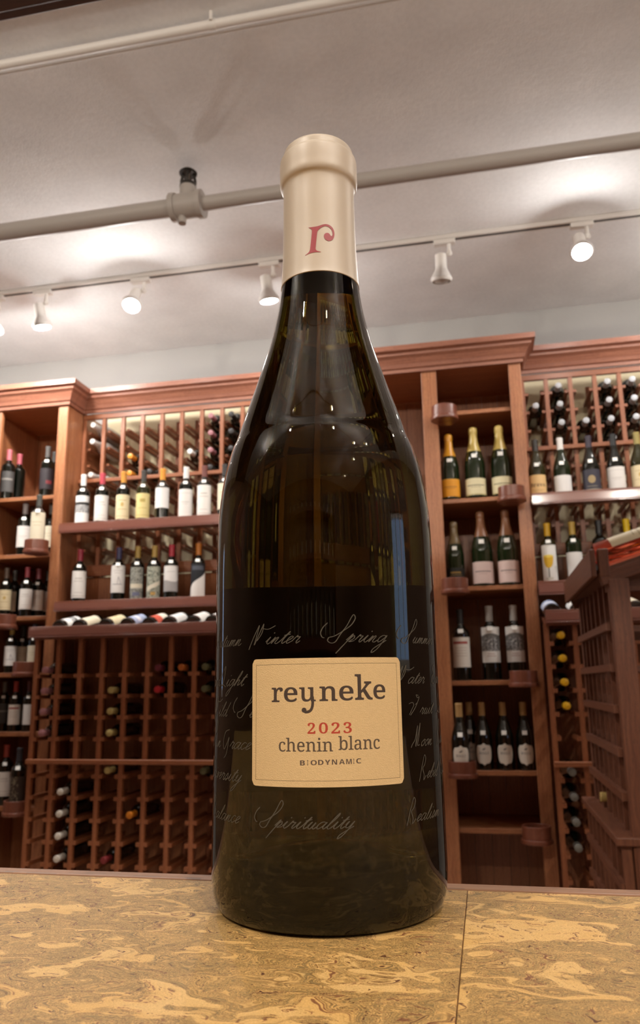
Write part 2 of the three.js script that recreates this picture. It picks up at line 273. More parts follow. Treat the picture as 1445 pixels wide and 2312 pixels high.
  // handwriting printed round the glass: strokes as narrow ribbons
  {
    const L = {   // small letters, x height 1, written upright and slanted below
      a: [[[0.75, 0.85], [0.4, 1], [0.05, 0.5], [0.2, 0.02], [0.55, 0.3], [0.78, 0.95], [0.68, 0.2], [0.82, 0], [1.05, 0.3]], 1.0], b: [[[0, 0.2], [0.4, 1.6], [0.35, 2.2], [0.15, 1.5], [0.1, 0.2], [0.35, 0], [0.65, 0.5], [0.5, 0.95], [0.75, 0.8]], 0.8],
      c: [[[0.6, 0.85], [0.35, 1], [0.05, 0.5], [0.25, 0], [0.7, 0.3]], 0.7], d: [[[0.7, 0.85], [0.4, 1], [0.05, 0.5], [0.2, 0.02], [0.55, 0.4], [0.85, 2.1], [0.7, 0.3], [0.85, 0], [1.05, 0.3]], 1.0],
      e: [[[0, 0.25], [0.4, 0.6], [0.5, 0.9], [0.3, 1], [0.1, 0.5], [0.25, 0], [0.65, 0.3]], 0.65], f: [[[0, 0.2], [0.45, 1.7], [0.4, 2.2], [0.25, 1.6], [0.1, -0.9], [0.3, -0.4], [0.6, 0.3]], 0.6],
      g: [[[0.75, 0.85], [0.4, 1], [0.05, 0.5], [0.2, 0.02], [0.6, 0.5], [0.78, 1], [0.55, -1.0], [0.2, -1.5], [0.1, -1.1], [1.0, 0.3]], 1.0], h: [[[0, 0.2], [0.45, 1.7], [0.4, 2.2], [0.2, 1.2], [0.1, 0], [0.35, 0.8], [0.6, 0.9], [0.6, 0.1], [0.9, 0.3]], 0.9],
      i: [[[0, 0.3], [0.25, 1], [0.18, 0.2], [0.35, 0], [0.6, 0.3]], 0.6, [[0.35, 1.5], [0.42, 1.6]]], l: [[[0, 0.2], [0.5, 1.7], [0.48, 2.2], [0.25, 1.4], [0.15, 0.15], [0.35, 0], [0.6, 0.3]], 0.6],
      m: [[[0, 0.3], [0.2, 0.95], [0.12, 0], [0.35, 0.85], [0.5, 0.9], [0.45, 0], [0.7, 0.85], [0.85, 0.9], [0.82, 0.1], [1.0, 0], [1.2, 0.3]], 1.2], n: [[[0, 0.3], [0.2, 0.95], [0.12, 0], [0.4, 0.85], [0.55, 0.9], [0.52, 0.1], [0.7, 0], [0.95, 0.3]], 0.95],
      o: [[[0.4, 1], [0.08, 0.5], [0.3, 0], [0.62, 0.5], [0.4, 1], [0.8, 0.85]], 0.75], p: [[[0, 0.3], [0.3, 1.2], [0.15, 0], [-0.1, -1.6], [0.2, 0.2], [0.5, 0.95], [0.65, 0.6], [0.35, 0.05], [0.85, 0.2]], 0.85],
      r: [[[0, 0.3], [0.25, 1.1], [0.3, 0.85], [0.55, 0.9], [0.48, 0.2], [0.6, 0], [0.8, 0.3]], 0.8], s: [[[0, 0.2], [0.35, 1.05], [0.5, 0.4], [0.35, 0], [0.1, 0.1], [0.7, 0.3]], 0.7],
      t: [[[0, 0.3], [0.45, 1.7], [0.25, 0.3], [0.4, 0], [0.65, 0.3]], 0.62, [[0.05, 1.15], [0.65, 1.3]]], u: [[[0, 0.4], [0.2, 1], [0.12, 0.2], [0.35, 0], [0.6, 0.9], [0.58, 0.15], [0.72, 0], [0.95, 0.3]], 0.92],
      v: [[[0, 0.5], [0.2, 1], [0.25, 0], [0.6, 0.9], [0.8, 0.85]], 0.75], w: [[[0, 0.5], [0.15, 1], [0.2, 0], [0.5, 0.8], [0.55, 0], [0.85, 0.95], [1.05, 0.85]], 1.0], y: [[[0, 0.5], [0.18, 1], [0.15, 0.2], [0.4, 0.1], [0.7, 1], [0.4, -1], [0.1, -1.4], [0.05, -1], [0.95, 0.3]], 0.92],
    };
    const C = {   // capitals traced from the photograph, no further slant
      S: [[[[0.9, 3.1], [0.1, 2.3], [-0.25, 1.4], [0.1, 0.75], [0.35, 0.75]], [[1.05, 0.75], [0.85, 0.3], [1.3, -0.1], [2.0, 0.0], [2.9, 1.2], [4.0, 2.6], [5.2, 4.4], [5.45, 3.9], [4.8, 2.8], [3.4, 1.8], [2.0, 1.0], [1.0, 0.75]]], 3.6],
      W: [[[[0, -0.8], [1.1, 1.2], [2.3, 3.1]], [[2.3, 3.0], [1.7, 1.3], [1.2, -0.1], [2.1, 1.4], [3.2, 3.3]], [[3.2, 3.2], [2.8, 1.8], [1.8, 0.6]], [[3.1, 2.5], [4.1, 2.4], [5.4, 2.9]]], 3.3],
      A: [[[[0, 0.3], [0.6, 0], [2.0, 2.0], [2.6, 3.2], [2.2, 1.2], [2.3, 0], [2.7, 0.2]], [[0.9, 1.0], [2.7, 1.3]]], 2.8],
      E: [[[[2.2, 2.7], [1.6, 3.1], [1.0, 2.3], [1.5, 1.7], [0.6, 1.2], [0.2, 0.4], [0.9, -0.1], [2.0, 0.6]]], 2.0],
      F: [[[[-1.2, 1.9], [-0.2, 2.1], [0.1, 1.7], [-0.4, 1.0], [-1.2, 0]], [[-0.9, -0.1], [0.6, 1.3], [1.8, 3.1], [1.3, 2.9], [0.9, 3.4], [1.6, 3.3]], [[0.5, 1.7], [1.1, 2.0]]], 1.6],
      M: [[[[0, -0.1], [0.3, 0.4], [1.1, 1.2], [2.0, 3.6], [1.2, 0], [2.1, 2.2], [2.8, 4.0], [2.3, 1.8], [1.8, 0.2], [2.4, 0.3]]], 2.5],
      R: [[[[0, -0.4], [1.1, 2.4], [2.0, 4.0], [2.3, 3.5], [1.8, 2.3], [1.2, 1.8], [1.5, 0.6], [1.3, -0.2], [2.2, 0.5]]], 2.2],
      B: [[[[0, -0.2], [1.0, 2.2], [1.8, 3.6], [2.3, 3.1], [1.2, 1.9], [2.0, 1.3], [1.5, 0.1], [0.7, 0.2]]], 2.2],
      D: [[[[0.6, 0], [1.6, 2.4], [1.0, 3.2], [2.6, 2.6], [2.2, 0.7], [0.8, -0.1], [0.2, 0.3]]], 2.5],
      L: [[[[1.2, 2.6], [1.9, 3.3], [1.8, 2.5], [0.6, 0.2], [0.1, 0.1], [0.7, 0.3], [1.9, -0.1]]], 1.9],
      G: [[[[2.3, 3.0], [1.0, 2.6], [0.2, 1.0], [0.4, -0.2], [1.5, 0.8], [2.2, 1.8]], [[2.2, 1.7], [1.2, -1.0], [0.4, -1.6]]], 2.2],
      H: [[[[0.4, 2.6], [1.3, 3.2], [0.9, 1.3], [0.2, -0.1]], [[2.9, 3.4], [2.0, 1.6], [1.7, 0], [2.2, 0.2]], [[0.2, 1.2], [2.6, 1.8]]], 2.3],
    };
    const pos = [], idx = [];
    const ribbon = (pts, s0, h0, k, sh, wd) => {
      const cu = new THREE.CatmullRomCurve3(pts.map(([x, y]) => V3(s0 + (x + y * sh) * k, h0 + y * k, 0)), false, 'centripetal'), n = Math.max(6, pts.length * 6), P = cu.getPoints(n), b0 = pos.length / 3;
      for (let i = 0; i <= n; i++) {
        const a = P[Math.max(0, i - 1)], b = P[Math.min(n, i + 1)], d = b.clone().sub(a).normalize(), w = wd * (0.55 + 0.45 * Math.abs(d.y)) * (0.85 + 0.3 * rnd());
        for (const e of [-1, 1]) { const s = P[i].x - d.y * w * e, h = P[i].y + d.x * w * e; pos.push(...wrap(s, h, rAt(Math.max(0.01, h)), 0.00012)); }
        if (i) { const o = b0 + i * 2; idx.push(o - 2, o, o - 1, o - 1, o, o + 1); }
      }
    };
    const write = (str, s, h, k = 0.0023, wd = 0.00017) => {
      const wide = 1.5;
      for (const ch of str) {
        if (ch === ' ') { s += 1.0 * k; continue; }
        const cap = C[ch], low = L[ch];
        if (cap) { for (const st of cap[0]) ribbon(st, s, h, k * 0.9, 0, wd); s += cap[1] * k * 0.9; }
        else if (low) { const st = (q) => q.map(([x, y]) => [x * wide, y]); ribbon(st(low[0]), s, h, k, 0.75, wd); if (low[2]) ribbon(st(low[2]), s, h, k, 0.75, wd); s += low[1] * k * wide; }
      }
    };
    const row = (words, h) => words.forEach(([w, s, k]) => write(w, s, h, k));
    row([['Autumn', -0.0545], ['Winter', -0.0285], ['Spring', -0.0012], ['Summer', 0.0262, 0.0021]], 0.0905);
    row([['Land', -0.062], ['Light', -0.046], ['Water', 0.0235, 0.0021], ['Earth', 0.0455]], 0.0768);
    row([['Wild', -0.0555], ['Seed', -0.036], ['Fruit', 0.0325, 0.0021], ['Leaf', 0.05]], 0.0665);
    row([['Sun', -0.0600], ['Grace', -0.0435], ['Moon', 0.0305, 0.0021], ['Rain', 0.048]], 0.0560);
    row([['Diversity', -0.0570], ['Rebel', 0.034, 0.0021], ['Bloom', 0.05]], 0.0455);
    row([['Balance', -0.0545], ['Spirituality', -0.0250, 0.0021], ['Realism', 0.0272, 0.0021]], 0.0325);
    const g = new THREE.BufferGeometry(); g.setAttribute('position', new THREE.Float32BufferAttribute(pos, 3)); g.setIndex(idx); g.computeVertexNormals();
    const nn = g.attributes.normal; for (let i = 0; i < pos.length / 3; i++) { const l = Math.hypot(pos[i * 3], pos[i * 3 + 2]); nn.setXYZ(i, pos[i * 3] / l, 0, pos[i * 3 + 2] / l); }
    part('handwriting', g, new THREE.MeshStandardMaterial({ color: 0x4e483e, roughness: 0.7, side: THREE.DoubleSide }), hero).userData.label = 'pale handwritten words printed round the glass';
  }
}

// ---------------------------------------------------------------- small bottles: prototypes
const KINDS = {
  bordeaux: { r: 0.0375, h: 0.3, prof: [[0, 0.004], [0.03, 0.001], [0.034, 0], [0.0368, 0.002], [0.0375, 0.006], [0.0375, 0.19], [0.0368, 0.2], [0.033, 0.2095], [0.025, 0.217], [0.0185, 0.2245], [0.0155, 0.233], [0.0145, 0.245], [0.0142, 0.29], [0.0142, 0.2995], [0, 0.2998]], cap: [[0.0153, 0.236], [0.0149, 0.247], [0.0147, 0.285], [0.0158, 0.2865], [0.0158, 0.2975], [0.0148, 0.3], [0, 0.3003]], lab: [0.045, 0.165] },
  burgundy: { r: 0.041, h: 0.3, prof: [[0, 0.004], [0.034, 0.001], [0.0375, 0], [0.0403, 0.002], [0.041, 0.007], [0.041, 0.135], [0.0398, 0.15], [0.0355, 0.17], [0.0285, 0.192], [0.0215, 0.213], [0.017, 0.231], [0.0152, 0.246], [0.0142, 0.288], [0.0142, 0.2995], [0, 0.2998]], cap: [[0.0161, 0.24], [0.0155, 0.247], [0.0147, 0.285], [0.0158, 0.2865], [0.0158, 0.2975], [0.0148, 0.3], [0, 0.3003]], lab: [0.03, 0.118] },
  champagne: { r: 0.0445, h: 0.32, prof: [[0, 0.004], [0.037, 0.001], [0.0405, 0], [0.0437, 0.002], [0.0445, 0.008], [0.0445, 0.145], [0.043, 0.163], [0.0385, 0.185], [0.031, 0.21], [0.0235, 0.235], [0.0185, 0.258], [0.0165, 0.28], [0.0155, 0.3], [0.0155, 0.318], [0, 0.3185]], cap: [[0.0322, 0.2085], [0.0278, 0.223], [0.0222, 0.2425], [0.0187, 0.262], [0.0176, 0.28], [0.0168, 0.29], [0.0188, 0.2925], [0.0188, 0.304], [0.0178, 0.315], [0.013, 0.3205], [0, 0.3215]], lab: [0.03, 0.1] },
};
for (const k of Object.values(KINDS)) {
  k.glass = new THREE.LatheGeometry(k.prof.map(([r, y]) => new THREE.Vector2(r, y)), 28);
  k.capsule = new THREE.LatheGeometry([...k.cap].map(([r, y]) => new THREE.Vector2(r, y)), 20);
}
// all small labels share one printed sheet of 8 x 8 fields
const ATLAS = 8, CELL = 256, sheet = document.createElement('canvas'); sheet.width = sheet.height = ATLAS * CELL;
const sc = sheet.getContext('2d'); const fields = new Map();
function field(key, draw) {
  if (!fields.has(key)) {
    const n = fields.size, x = n % ATLAS * CELL, y = Math.floor(n / ATLAS) * CELL;
    sc.save(); sc.beginPath(); sc.rect(x, y, CELL, CELL); sc.clip(); sc.translate(x, y); draw(sc); sc.restore(); fields.set(key, n);
  }
  return fields.get(key);
}
const fill = (c, col, x = 0, y = 0, w = 256, h = 256) => { c.fillStyle = col; c.fillRect(x, y, w, h); };
const lines = (c, col, rows) => { for (const [y, x0, x1, h] of rows) fill(c, col, x0, y, x1 - x0, h ?? 5); };
const DESIGN = {
  white: (c) => { fill(c, '#e9e5de'); lines(c, '#b9b2aa', [[70, 80, 176, 8], [96, 60, 196, 5], [200, 70, 186, 4], [230, 0, 256, 5]]); },
  white2: (c) => { fill(c, '#e6e2dc'); lines(c, '#c5bfb8', [[40, 0, 256, 4], [120, 70, 186, 7], [140, 90, 166, 4]]); },
  cream: (c) => { fill(c, '#e3d3ab'); lines(c, '#b99f62', [[60, 70, 186, 6], [150, 60, 196, 5], [220, 0, 256, 4]]); c.fillStyle = '#c9a964'; c.beginPath(); c.arc(128, 105, 22, 0, 7); c.fill(); },
  yellow: (c) => { fill(c, '#ddcc8c'); lines(c, '#b6a057', [[60, 90, 166, 34], [150, 70, 186, 5], [222, 20, 236, 5]]); },
  blackwhite: (c) => { fill(c, '#e8e6e2'); for (let i = 0; i < 1400; i++) { const g = 40 + rnd() * 150; fill(c, `rgb(${g},${g},${g})`, rnd() * 256, 62 + rnd() * 105, 4 + rnd() * 10, 3 + rnd() * 6); } c.fillStyle = '#6e6c69'; c.beginPath(); c.moveTo(0, 80); c.quadraticCurveTo(130, 20, 256, 78); c.lineTo(256, 96); c.quadraticCurveTo(130, 46, 0, 100); c.fill(); lines(c, '#b08d84', [[190, 90, 166, 4], [205, 80, 176, 4]]); },
  mountain: (c) => { fill(c, '#ecebe8'); fill(c, '#34322f', 0, 62, 256, 26); for (let i = 0; i < 700; i++) { const g = 90 + rnd() * 130; fill(c, `rgb(${g},${g},${g})`, rnd() * 256, 88 + rnd() * 60, 6 + rnd() * 14, 3 + rnd() * 6); } },
  ship: (c) => { fill(c, '#e4e0da'); c.strokeStyle = '#77747c'; c.lineWidth = 5; c.beginPath(); c.moveTo(60, 176); c.lineTo(196, 176); c.moveTo(128, 170); c.lineTo(140, 110); c.lineTo(176, 168); c.stroke(); lines(c, '#b6b0ad', [[50, 60, 196, 5], [72, 80, 176, 4]]); },
  ornate: (c) => { fill(c, '#a9aa98'); for (let i = 0; i < 260; i++) { const g = 70 + rnd() * 90; fill(c, `rgb(${g},${g + 6},${g - 8})`, rnd() * 256, rnd() * 256, 8 + rnd() * 20, 3 + rnd() * 8); } c.fillStyle = '#d9d2bd'; c.beginPath(); c.moveTo(0, 170); c.lineTo(256, 110); c.lineTo(256, 145); c.lineTo(0, 205); c.fill(); fill(c, '#c09a54', 90, 205, 76, 24); },
  ornate2: (c) => { fill(c, '#96968a'); for (let i = 0; i < 260; i++) { const g = 60 + rnd() * 100; fill(c, `rgb(${g},${g},${g - 6})`, rnd() * 256, rnd() * 256, 8 + rnd() * 20, 3 + rnd() * 8); } fill(c, '#d5cdb6', 0, 135, 256, 34); fill(c, '#6c6f86', 60, 200, 130, 30); },
  hill: (c) => { fill(c, '#e5e2dd'); c.fillStyle = '#a5a2a0'; c.beginPath(); c.moveTo(0, 150); c.bezierCurveTo(80, 120, 150, 190, 256, 140); c.lineTo(256, 256); c.lineTo(0, 256); c.fill(); lines(c, '#b9b5b0', [[60, 70, 186, 5]]); },
  swoosh: (c) => { fill(c, '#12151c'); fill(c, '#4a4e58', 40, 22, 180, 30); c.fillStyle = '#e8e4dd'; c.beginPath(); c.moveTo(0, 256); c.lineTo(0, 190); c.bezierCurveTo(60, 120, 150, 130, 256, 60); c.lineTo(256, 256); c.fill(); },
  plainWhite: (c) => fill(c, '#eceae6'), plainCream: (c) => { fill(c, '#e6dcc2'); lines(c, '#c6b792', [[90, 60, 196, 6], [120, 80, 176, 5]]); },
  plainBlue: (c) => { fill(c, '#aab6d2'); fill(c, '#e2e4ea', 30, 120, 200, 60); fill(c, '#56628c', 110, 40, 40, 50); }, redfade: (c) => { fill(c, '#ece3d2'); fill(c, '#cf5a44', 0, 128, 256, 128); },
  orange: (c) => { fill(c, '#e39a1f'); lines(c, '#7b4a12', [[110, 60, 196, 8], [134, 80, 176, 5]]); fill(c, '#eab54e', 0, 0, 256, 12); },
  champCream: (c) => { fill(c, '#e0d6ae'); lines(c, '#6a6044', [[104, 40, 216, 12], [134, 80, 176, 5]]); fill(c, '#c6b779', 0, 236, 256, 12); },
  darkGold: (c) => { fill(c, '#22201a'); lines(c, '#a8843e', [[70, 70, 186, 26], [120, 60, 196, 8]]); fill(c, '#a7a49a', 40, 200, 176, 20); },
  pink: (c) => { fill(c, '#e2c9c1'); lines(c, '#8a7672', [[110, 50, 206, 12]]); lines(c, '#b59c96', [[140, 90, 166, 5]]); },
  redline: (c) => { fill(c, '#e6dfd4'); fill(c, '#a5473f', 26, 40, 180, 20); lines(c, '#bfb3a5', [[90, 60, 190, 5], [112, 60, 190, 5], [134, 60, 190, 5], [156, 60, 190, 5]]); },
  bird: (c) => { fill(c, '#e6ded0'); c.fillStyle = '#7a746c'; c.beginPath(); c.ellipse(128, 70, 24, 9, -0.4, 0, 7); c.fill(); c.font = 'bold 40px serif'; c.textAlign = 'center'; c.fillStyle = '#8b857c'; c.fillText('BOGLE', 128, 130); },
  orangeCream: (c) => { fill(c, '#e3bd82'); c.font = 'bold 62px serif'; c.textAlign = 'center'; c.fillStyle = '#4d3524'; c.fillText('Bravo', 128, 150); lines(c, '#b38a54', [[190, 60, 196, 5], [208, 80, 176, 4]]); },
  emblem: (c) => { fill(c, '#3a3742'); c.fillStyle = '#a8936a'; c.beginPath(); c.arc(128, 110, 42, 0, 7); c.fill(); lines(c, '#8d8774', [[180, 70, 186, 6], [210, 0, 256, 14]]); },
  wineglass: (c) => { fill(c, '#ecebe6'); c.fillStyle = '#e3b52c'; c.beginPath(); c.moveTo(38, 78); c.bezierCurveTo(40, 150, 90, 158, 112, 158); c.bezierCurveTo(150, 156, 186, 140, 186, 78); c.fill(); c.fillStyle = '#f2d65c'; c.beginPath(); c.ellipse(112, 80, 74, 9, 0, 0, 7); c.fill(); c.fillStyle = '#57523f'; c.fillRect(103, 156, 18, 66); c.fillStyle = '#cfcabc'; c.beginPath(); c.ellipse(112, 226, 60, 9, 0, 0, 7); c.fill(); lines(c, '#a9a59b', [[150, 200, 240, 5], [164, 205, 245, 4], [178, 210, 244, 4]]); },
  tanRose: (c) => { fill(c, '#ddcfae'); lines(c, '#b7a781', [[100, 30, 226, 6], [128, 60, 196, 6]]); },
  darkRed: (c) => { fill(c, '#2a2226'); fill(c, '#7a2a30', 130, 150, 90, 40); }, grey: (c) => { fill(c, '#4a4846'); lines(c, '#8a8680', [[90, 40, 216, 20]]); }, floral: (c) => { fill(c, '#3a2a20'); for (let i = 0; i < 120; i++) fill(c, '#9c9478', rnd() * 140, rnd() * 256, 8, 8); },
};
const sheetTex = new THREE.CanvasTexture(sheet); sheetTex.colorSpace = THREE.SRGBColorSpace; sheetTex.magFilter = THREE.LinearFilter;
M.print = new THREE.MeshStandardMaterial({ map: sheetTex, roughness: 0.6, side: THREE.DoubleSide });
const labelCache = new Map();
function labelGeo(design, r, h0, h1, half, round) {
  const k = [design, r, h0, h1, half, round].join();
  if (labelCache.has(k)) return labelCache.get(k);
  const n = field(design, DESIGN[design]), cu = n % ATLAS / ATLAS, cw = 1 / ATLAS, cvv = 1 - Math.floor(n / ATLAS) / ATLAS - cw;
  const pos = [], uv = [], idx = [], nx = 16, ny = round ? 10 : 1, hm = (h0 + h1) / 2;
  for (let i = 0; i <= nx; i++) for (let j = 0; j <= ny; j++) {
    const t = i / nx, q = t * 2 - 1; let v = j / ny, a = q * half;
    if (round) { const e = v * 2 - 1, w = Math.pow(Math.max(0, 1 - Math.pow(Math.abs(e), 2.6)), 1 / 2.6) * (0.92 + 0.08 * e); a = q * half * Math.max(0.02, w); }
    pos.push(Math.sin(a) * r, mix(h0, h1, v), Math.cos(a) * r); uv.push(cu + cw * (0.02 + 0.96 * (a / half * 0.5 + 0.5)), cvv + cw * (0.02 + 0.96 * v));
  }
  for (let i = 0; i < nx; i++) for (let j = 0; j < ny; j++) { const a = i * (ny + 1) + j, b = a + ny + 1; idx.push(a, b, a + 1, b, b + 1, a + 1); }
  const g = new THREE.BufferGeometry(); g.setAttribute('position', new THREE.Float32BufferAttribute(pos, 3)); g.setAttribute('uv', new THREE.Float32BufferAttribute(uv, 2)); g.setIndex(idx); g.computeVertexNormals();
  labelCache.set(k, g); return g;
}
const tagGeo = new RoundedBoxGeometry(0.022, 0.02, 0.001, 1, 0.0004);
function bottle(label, kind, pos, o = {}) {
  const K = KINDS[kind], t = thing('wine_bottle', label, 'bottle', pos.x, pos.y, pos.z, o.group);
  part('glass_body', K.glass, o.glass ?? M.glass, t);
  if (o.cap !== undefined) part('capsule', K.capsule, paint(o.cap, o.foil ? 0.28 : 0.4), t);
  if (o.label) {
    const [a, b] = o.lab ?? K.lab;
    part('label', labelGeo(o.label, K.r + 0.0004, a, b, o.half ?? 1.25, !!o.round), M.print, t);
  }
  if (o.tag) { const h = kind === 'bordeaux' ? 0.206 : kind === 'burgundy' ? 0.165 : 0.185; const r = kind === 'bordeaux' ? 0.036 : 0.039; const p = part('price_tag', tagGeo, M.tag, t, 0, h, r + 0.002); p.rotation.x = kind === 'bordeaux' ? -0.5 : -0.3; }
  if (o.scale) t.scale.setScalar(o.scale);
  t.rotation.y = o.turn ?? Math.atan2(-pos.x, -pos.z) * 0.75;
  return t;
}

// ---------------------------------------------------------------- wall furniture
const CAB = -3.73, RACK = -3.9, LOW = -3.55, PITCH = 0.1186, RUNG = 0.0987;
const crownTop = onZ(171, 853, CAB + 0.075).y;
const CROWN = [[0, 0], [0.012, 0], [0.014, 0.016], [0.022, 0.022], [0.028, 0.04], [0.042, 0.066], [0.056, 0.078], [0.058, 0.088], [0.064, 0.092], [0.075, 0.098], [0.075, 0.125], [0, 0.125]];
function crown(parent, path, top, cope = 0) {   // path in plan, outward side on its left hand when walking along it
  const y0 = top - 0.125, nP = CROWN.length, pos = [], idx = [], out = [];
  const nrm = path.slice(1).map(([x, z], i) => { const dx = x - path[i][0], dz = z - path[i][1], l = Math.hypot(dx, dz); return [-dz / l, dx / l]; });
  path.forEach(([x, z], i) => {
    const a = nrm[Math.max(0, i - 1)], b = nrm[Math.min(nrm.length - 1, i)], same = Math.abs(a[0] - b[0]) + Math.abs(a[1] - b[1]) < 1e-6, n = same ? a : [a[0] + b[0], a[1] + b[1]];
    const cut = !cope ? 0 : i === 0 ? 1 : i === path.length - 1 && cope > 1 ? -1 : 0;   // coped to the return of the cabinet's crown
    out.push(CROWN.map(([o, h]) => [x + n[0] * o + cut * o, y0 + h, z + n[1] * o]));
  });
  for (let i = 0; i + 1 < out.length; i++) for (let j = 0; j + 1 < nP; j++) {
    const q = [out[i][j], out[i + 1][j], out[i + 1][j + 1], out[i][j + 1]], b = pos.length / 3; q.forEach((p) => pos.push(...p)); idx.push(b, b + 1, b + 2, b, b + 2, b + 3);
  }
  const g = new THREE.BufferGeometry(); g.setAttribute('position', new THREE.Float32BufferAttribute(pos, 3)); g.setIndex(idx); g.computeVertexNormals();
  metreUV(g, 'x'); const m = M.crown.clone(); m.side = THREE.DoubleSide;
  return mesh('crown_moulding', g, m, parent);
}
const cupRing = new THREE.LatheGeometry([[0.0545, 0], [0.0605, 0], [0.0615, 0.002], [0.0615, 0.05], [0.0605, 0.052], [0.0555, 0.052], [0.0545, 0.05], [0.0545, 0]].map(([r, y]) => new THREE.Vector2(r, y)), 40);
const cupBase = new THREE.LatheGeometry([[0, -0.02], [0.064, -0.02], [0.067, -0.018], [0.067, -0.003], [0.064, 0], [0, 0]].map(([r, y]) => new THREE.Vector2(r, y)), 40);
function openCabinet(label, x0, x1, stiles, openTop, shelves, cups) {
  const t = thing('open_cabinet', label, 'cabinet', 0, 0, 0), st = 0.072, top = crownTop - 0.11, dep = CAB - ZB;
  for (const [a, b] of stiles) part('stile', box(b - a, top, 0.025, 'y', 0.003), M.cabinet, t, (a + b) / 2, top / 2, CAB - 0.0125);
  part('top_rail', box(x1 - x0 - 0.002, top - openTop, 0.022, 'x'), M.cabinet, t, (x0 + x1) / 2, (top + openTop) / 2, CAB - 0.014);
  part('bead', box(x1 - x0 + 0.004, 0.012, 0.006, 'x'), M.cabinet, t, (x0 + x1) / 2, openTop + 0.018, CAB + 0.003);
  for (const x of [x0 + 0.012, x1 - 0.012]) part('side_panel', box(0.022, top, dep - 0.03, 'y'), M.cabinet, t, x, top / 2, (CAB - 0.027 + ZB) / 2);
  for (let i = 1; i + 1 < stiles.length; i++) part('divider', box(0.022, top, dep - 0.04, 'y'), M.cabinet, t, (stiles[i][0] + stiles[i][1]) / 2, top / 2, (CAB - 0.027 + ZB) / 2 + 0.005);
  const nb = Math.max(4, Math.round((x1 - x0) / 0.085)), bw = (x1 - x0 - 0.05) / nb;   // beadboard back, one mesh for each board
  for (let i = 0; i < nb; i++) part('back_board', box(bw - 0.002, top, 0.012, 'y'), M.cabinet, t, x0 + 0.025 + bw * (i + 0.5), top / 2, ZB + 0.009);
  part('top_panel', box(x1 - x0 - 0.05, 0.02, dep - 0.05, 'x'), M.cabinet, t, (x0 + x1) / 2, openTop + 0.012, (CAB + ZB) / 2);
  for (const [a, b, y] of shelves) part('shelf', box(b - a - 0.004, 0.022, dep - 0.06, 'x', 0.003), M.cabinet, t, (a + b) / 2, y - 0.011, (CAB + ZB) / 2 - 0.012);
  for (const [x, y, z] of cups) { const c = part('cup_base', cupBase, M.shelf, t, x, y, z); part('cup_ring', cupRing, M.shelf, c); part('bracket', box(0.075, 0.018, 0.06, 'x'), M.shelf, c, 0, -0.012, -0.04); }
  crown(t, [[x0, RACK - 0.015], [x0, CAB], [x1, CAB], [x1, RACK - 0.015]], crownTop);
  return t;
}
const X = (x, y, z = CAB) => onZ(x, y, z).x, Y = (x, y, z = CAB) => onZ(x, y, z).y;
// left cabinet
const LX1 = X(155, 906), LX0 = LX1 - 0.62;
const leftShelf = [[75, 1119], [40, 1251], [58, 1391], [32, 1519], [33, 1653], [5, 1822]].map(([x, y]) => Y(x, y, CAB - 0.03));
const leftCups = [[82, 1240], [8, 1410], [57, 1518], [36, 1834]].map(([x, y]) => [X(x, y, CAB + 0.07), Y(x, y, CAB + 0.1), CAB + 0.07]);
{
  const a = X(133, 918), b = X(6, 928), m = b - 0.075;
  openCabinet('open wooden bottle cabinet with cup holders beside the slanted bottle display', m, LX1, [[m, b], [a, LX1]], Y(133, 918), leftShelf.map((y) => [m + 0.024, LX1 - 0.024, y]), leftCups);
}
// middle cabinet
const CX1 = X(1174, 813), CS = [[X(742, 850), X(778, 850)], [X(950, 840), X(984, 838)], [X(1146, 815), CX1]], CX0 = CS[0][0];
const bayShelf = [[1090, 921], [1060, 1123], [1112, 1321], [1112, 1536], [1145, 1741], [1110, 1872]].map(([x, y]) => Y(x, y, CAB - 0.03));
const bayCups = [[1003, 934], [1155, 1119], [1027, 1329], [1183, 1541], [1045, 1748], [1213, 1898]].map(([x, y]) => [X(x, y, CAB + 0.07), Y(x, y, CAB + 0.12), CAB + 0.07]);
{
  const sh = [], l = (CS[1][0] + CS[1][1]) / 2;
  for (const y of bayShelf) sh.push([l + 0.012, CX1 - 0.024, y]);
  for (const y of bayShelf.slice(1)) sh.push([CX0 + 0.024, l - 0.012, y - 0.02]);
  openCabinet('tall open wooden cabinet of large bottles with round cup holders and a crown moulding', CX0, CX1, CS, Y(1070, 828), sh, bayCups);
}
// ladder racks: posts in front and behind, rails from front to back on both faces of every post
const POSTW = 0.021, RAILW = 0.017, RAILH = 0.018;
function ladderRack(label, o) {
  const t = thing('wine_rack', label, 'rack', 0, 0, 0), dep = o.depth, zf = o.z, zb = zf - dep;
  const h = o.y1 - o.y0;
  for (let i = 0; i < o.n; i++) {
    const x = o.x + i * PITCH;
    part('post', box(POSTW, h, 0.02, 'y'), M.rack, t, x, (o.y0 + o.y1) / 2, zf - 0.01);
    part('back_post', box(POSTW, h, 0.02, 'y'), M.rack, t, x, (o.y0 + o.y1) / 2, zb + 0.01);
    for (const y of o.rows) for (const s of [-1, 1]) {
      if ((i === 0 && s < 0 && o.wallLeft) || (i === o.n - 1 && s > 0 && o.wallRight)) continue;
      part('rail', box(RAILW, o.railH ?? RAILH, dep + 0.002 - (o.inset ?? 0), 'z'), M.rack, t, x + s * (POSTW + RAILW) / 2, y - (o.railH ?? RAILH) / 2, zf - dep / 2 - (o.inset ?? 0) / 2);
    }
  }
  for (const [y, hh, dz] of o.bars) part('cross_bar', box((o.n - 1) * PITCH + 0.022, hh, 0.022, 'x', 0.003), M.rack, t, o.x + (o.n - 1) * PITCH / 2, y, zf + 0.011 + (dz ?? 0));
  return t;
}
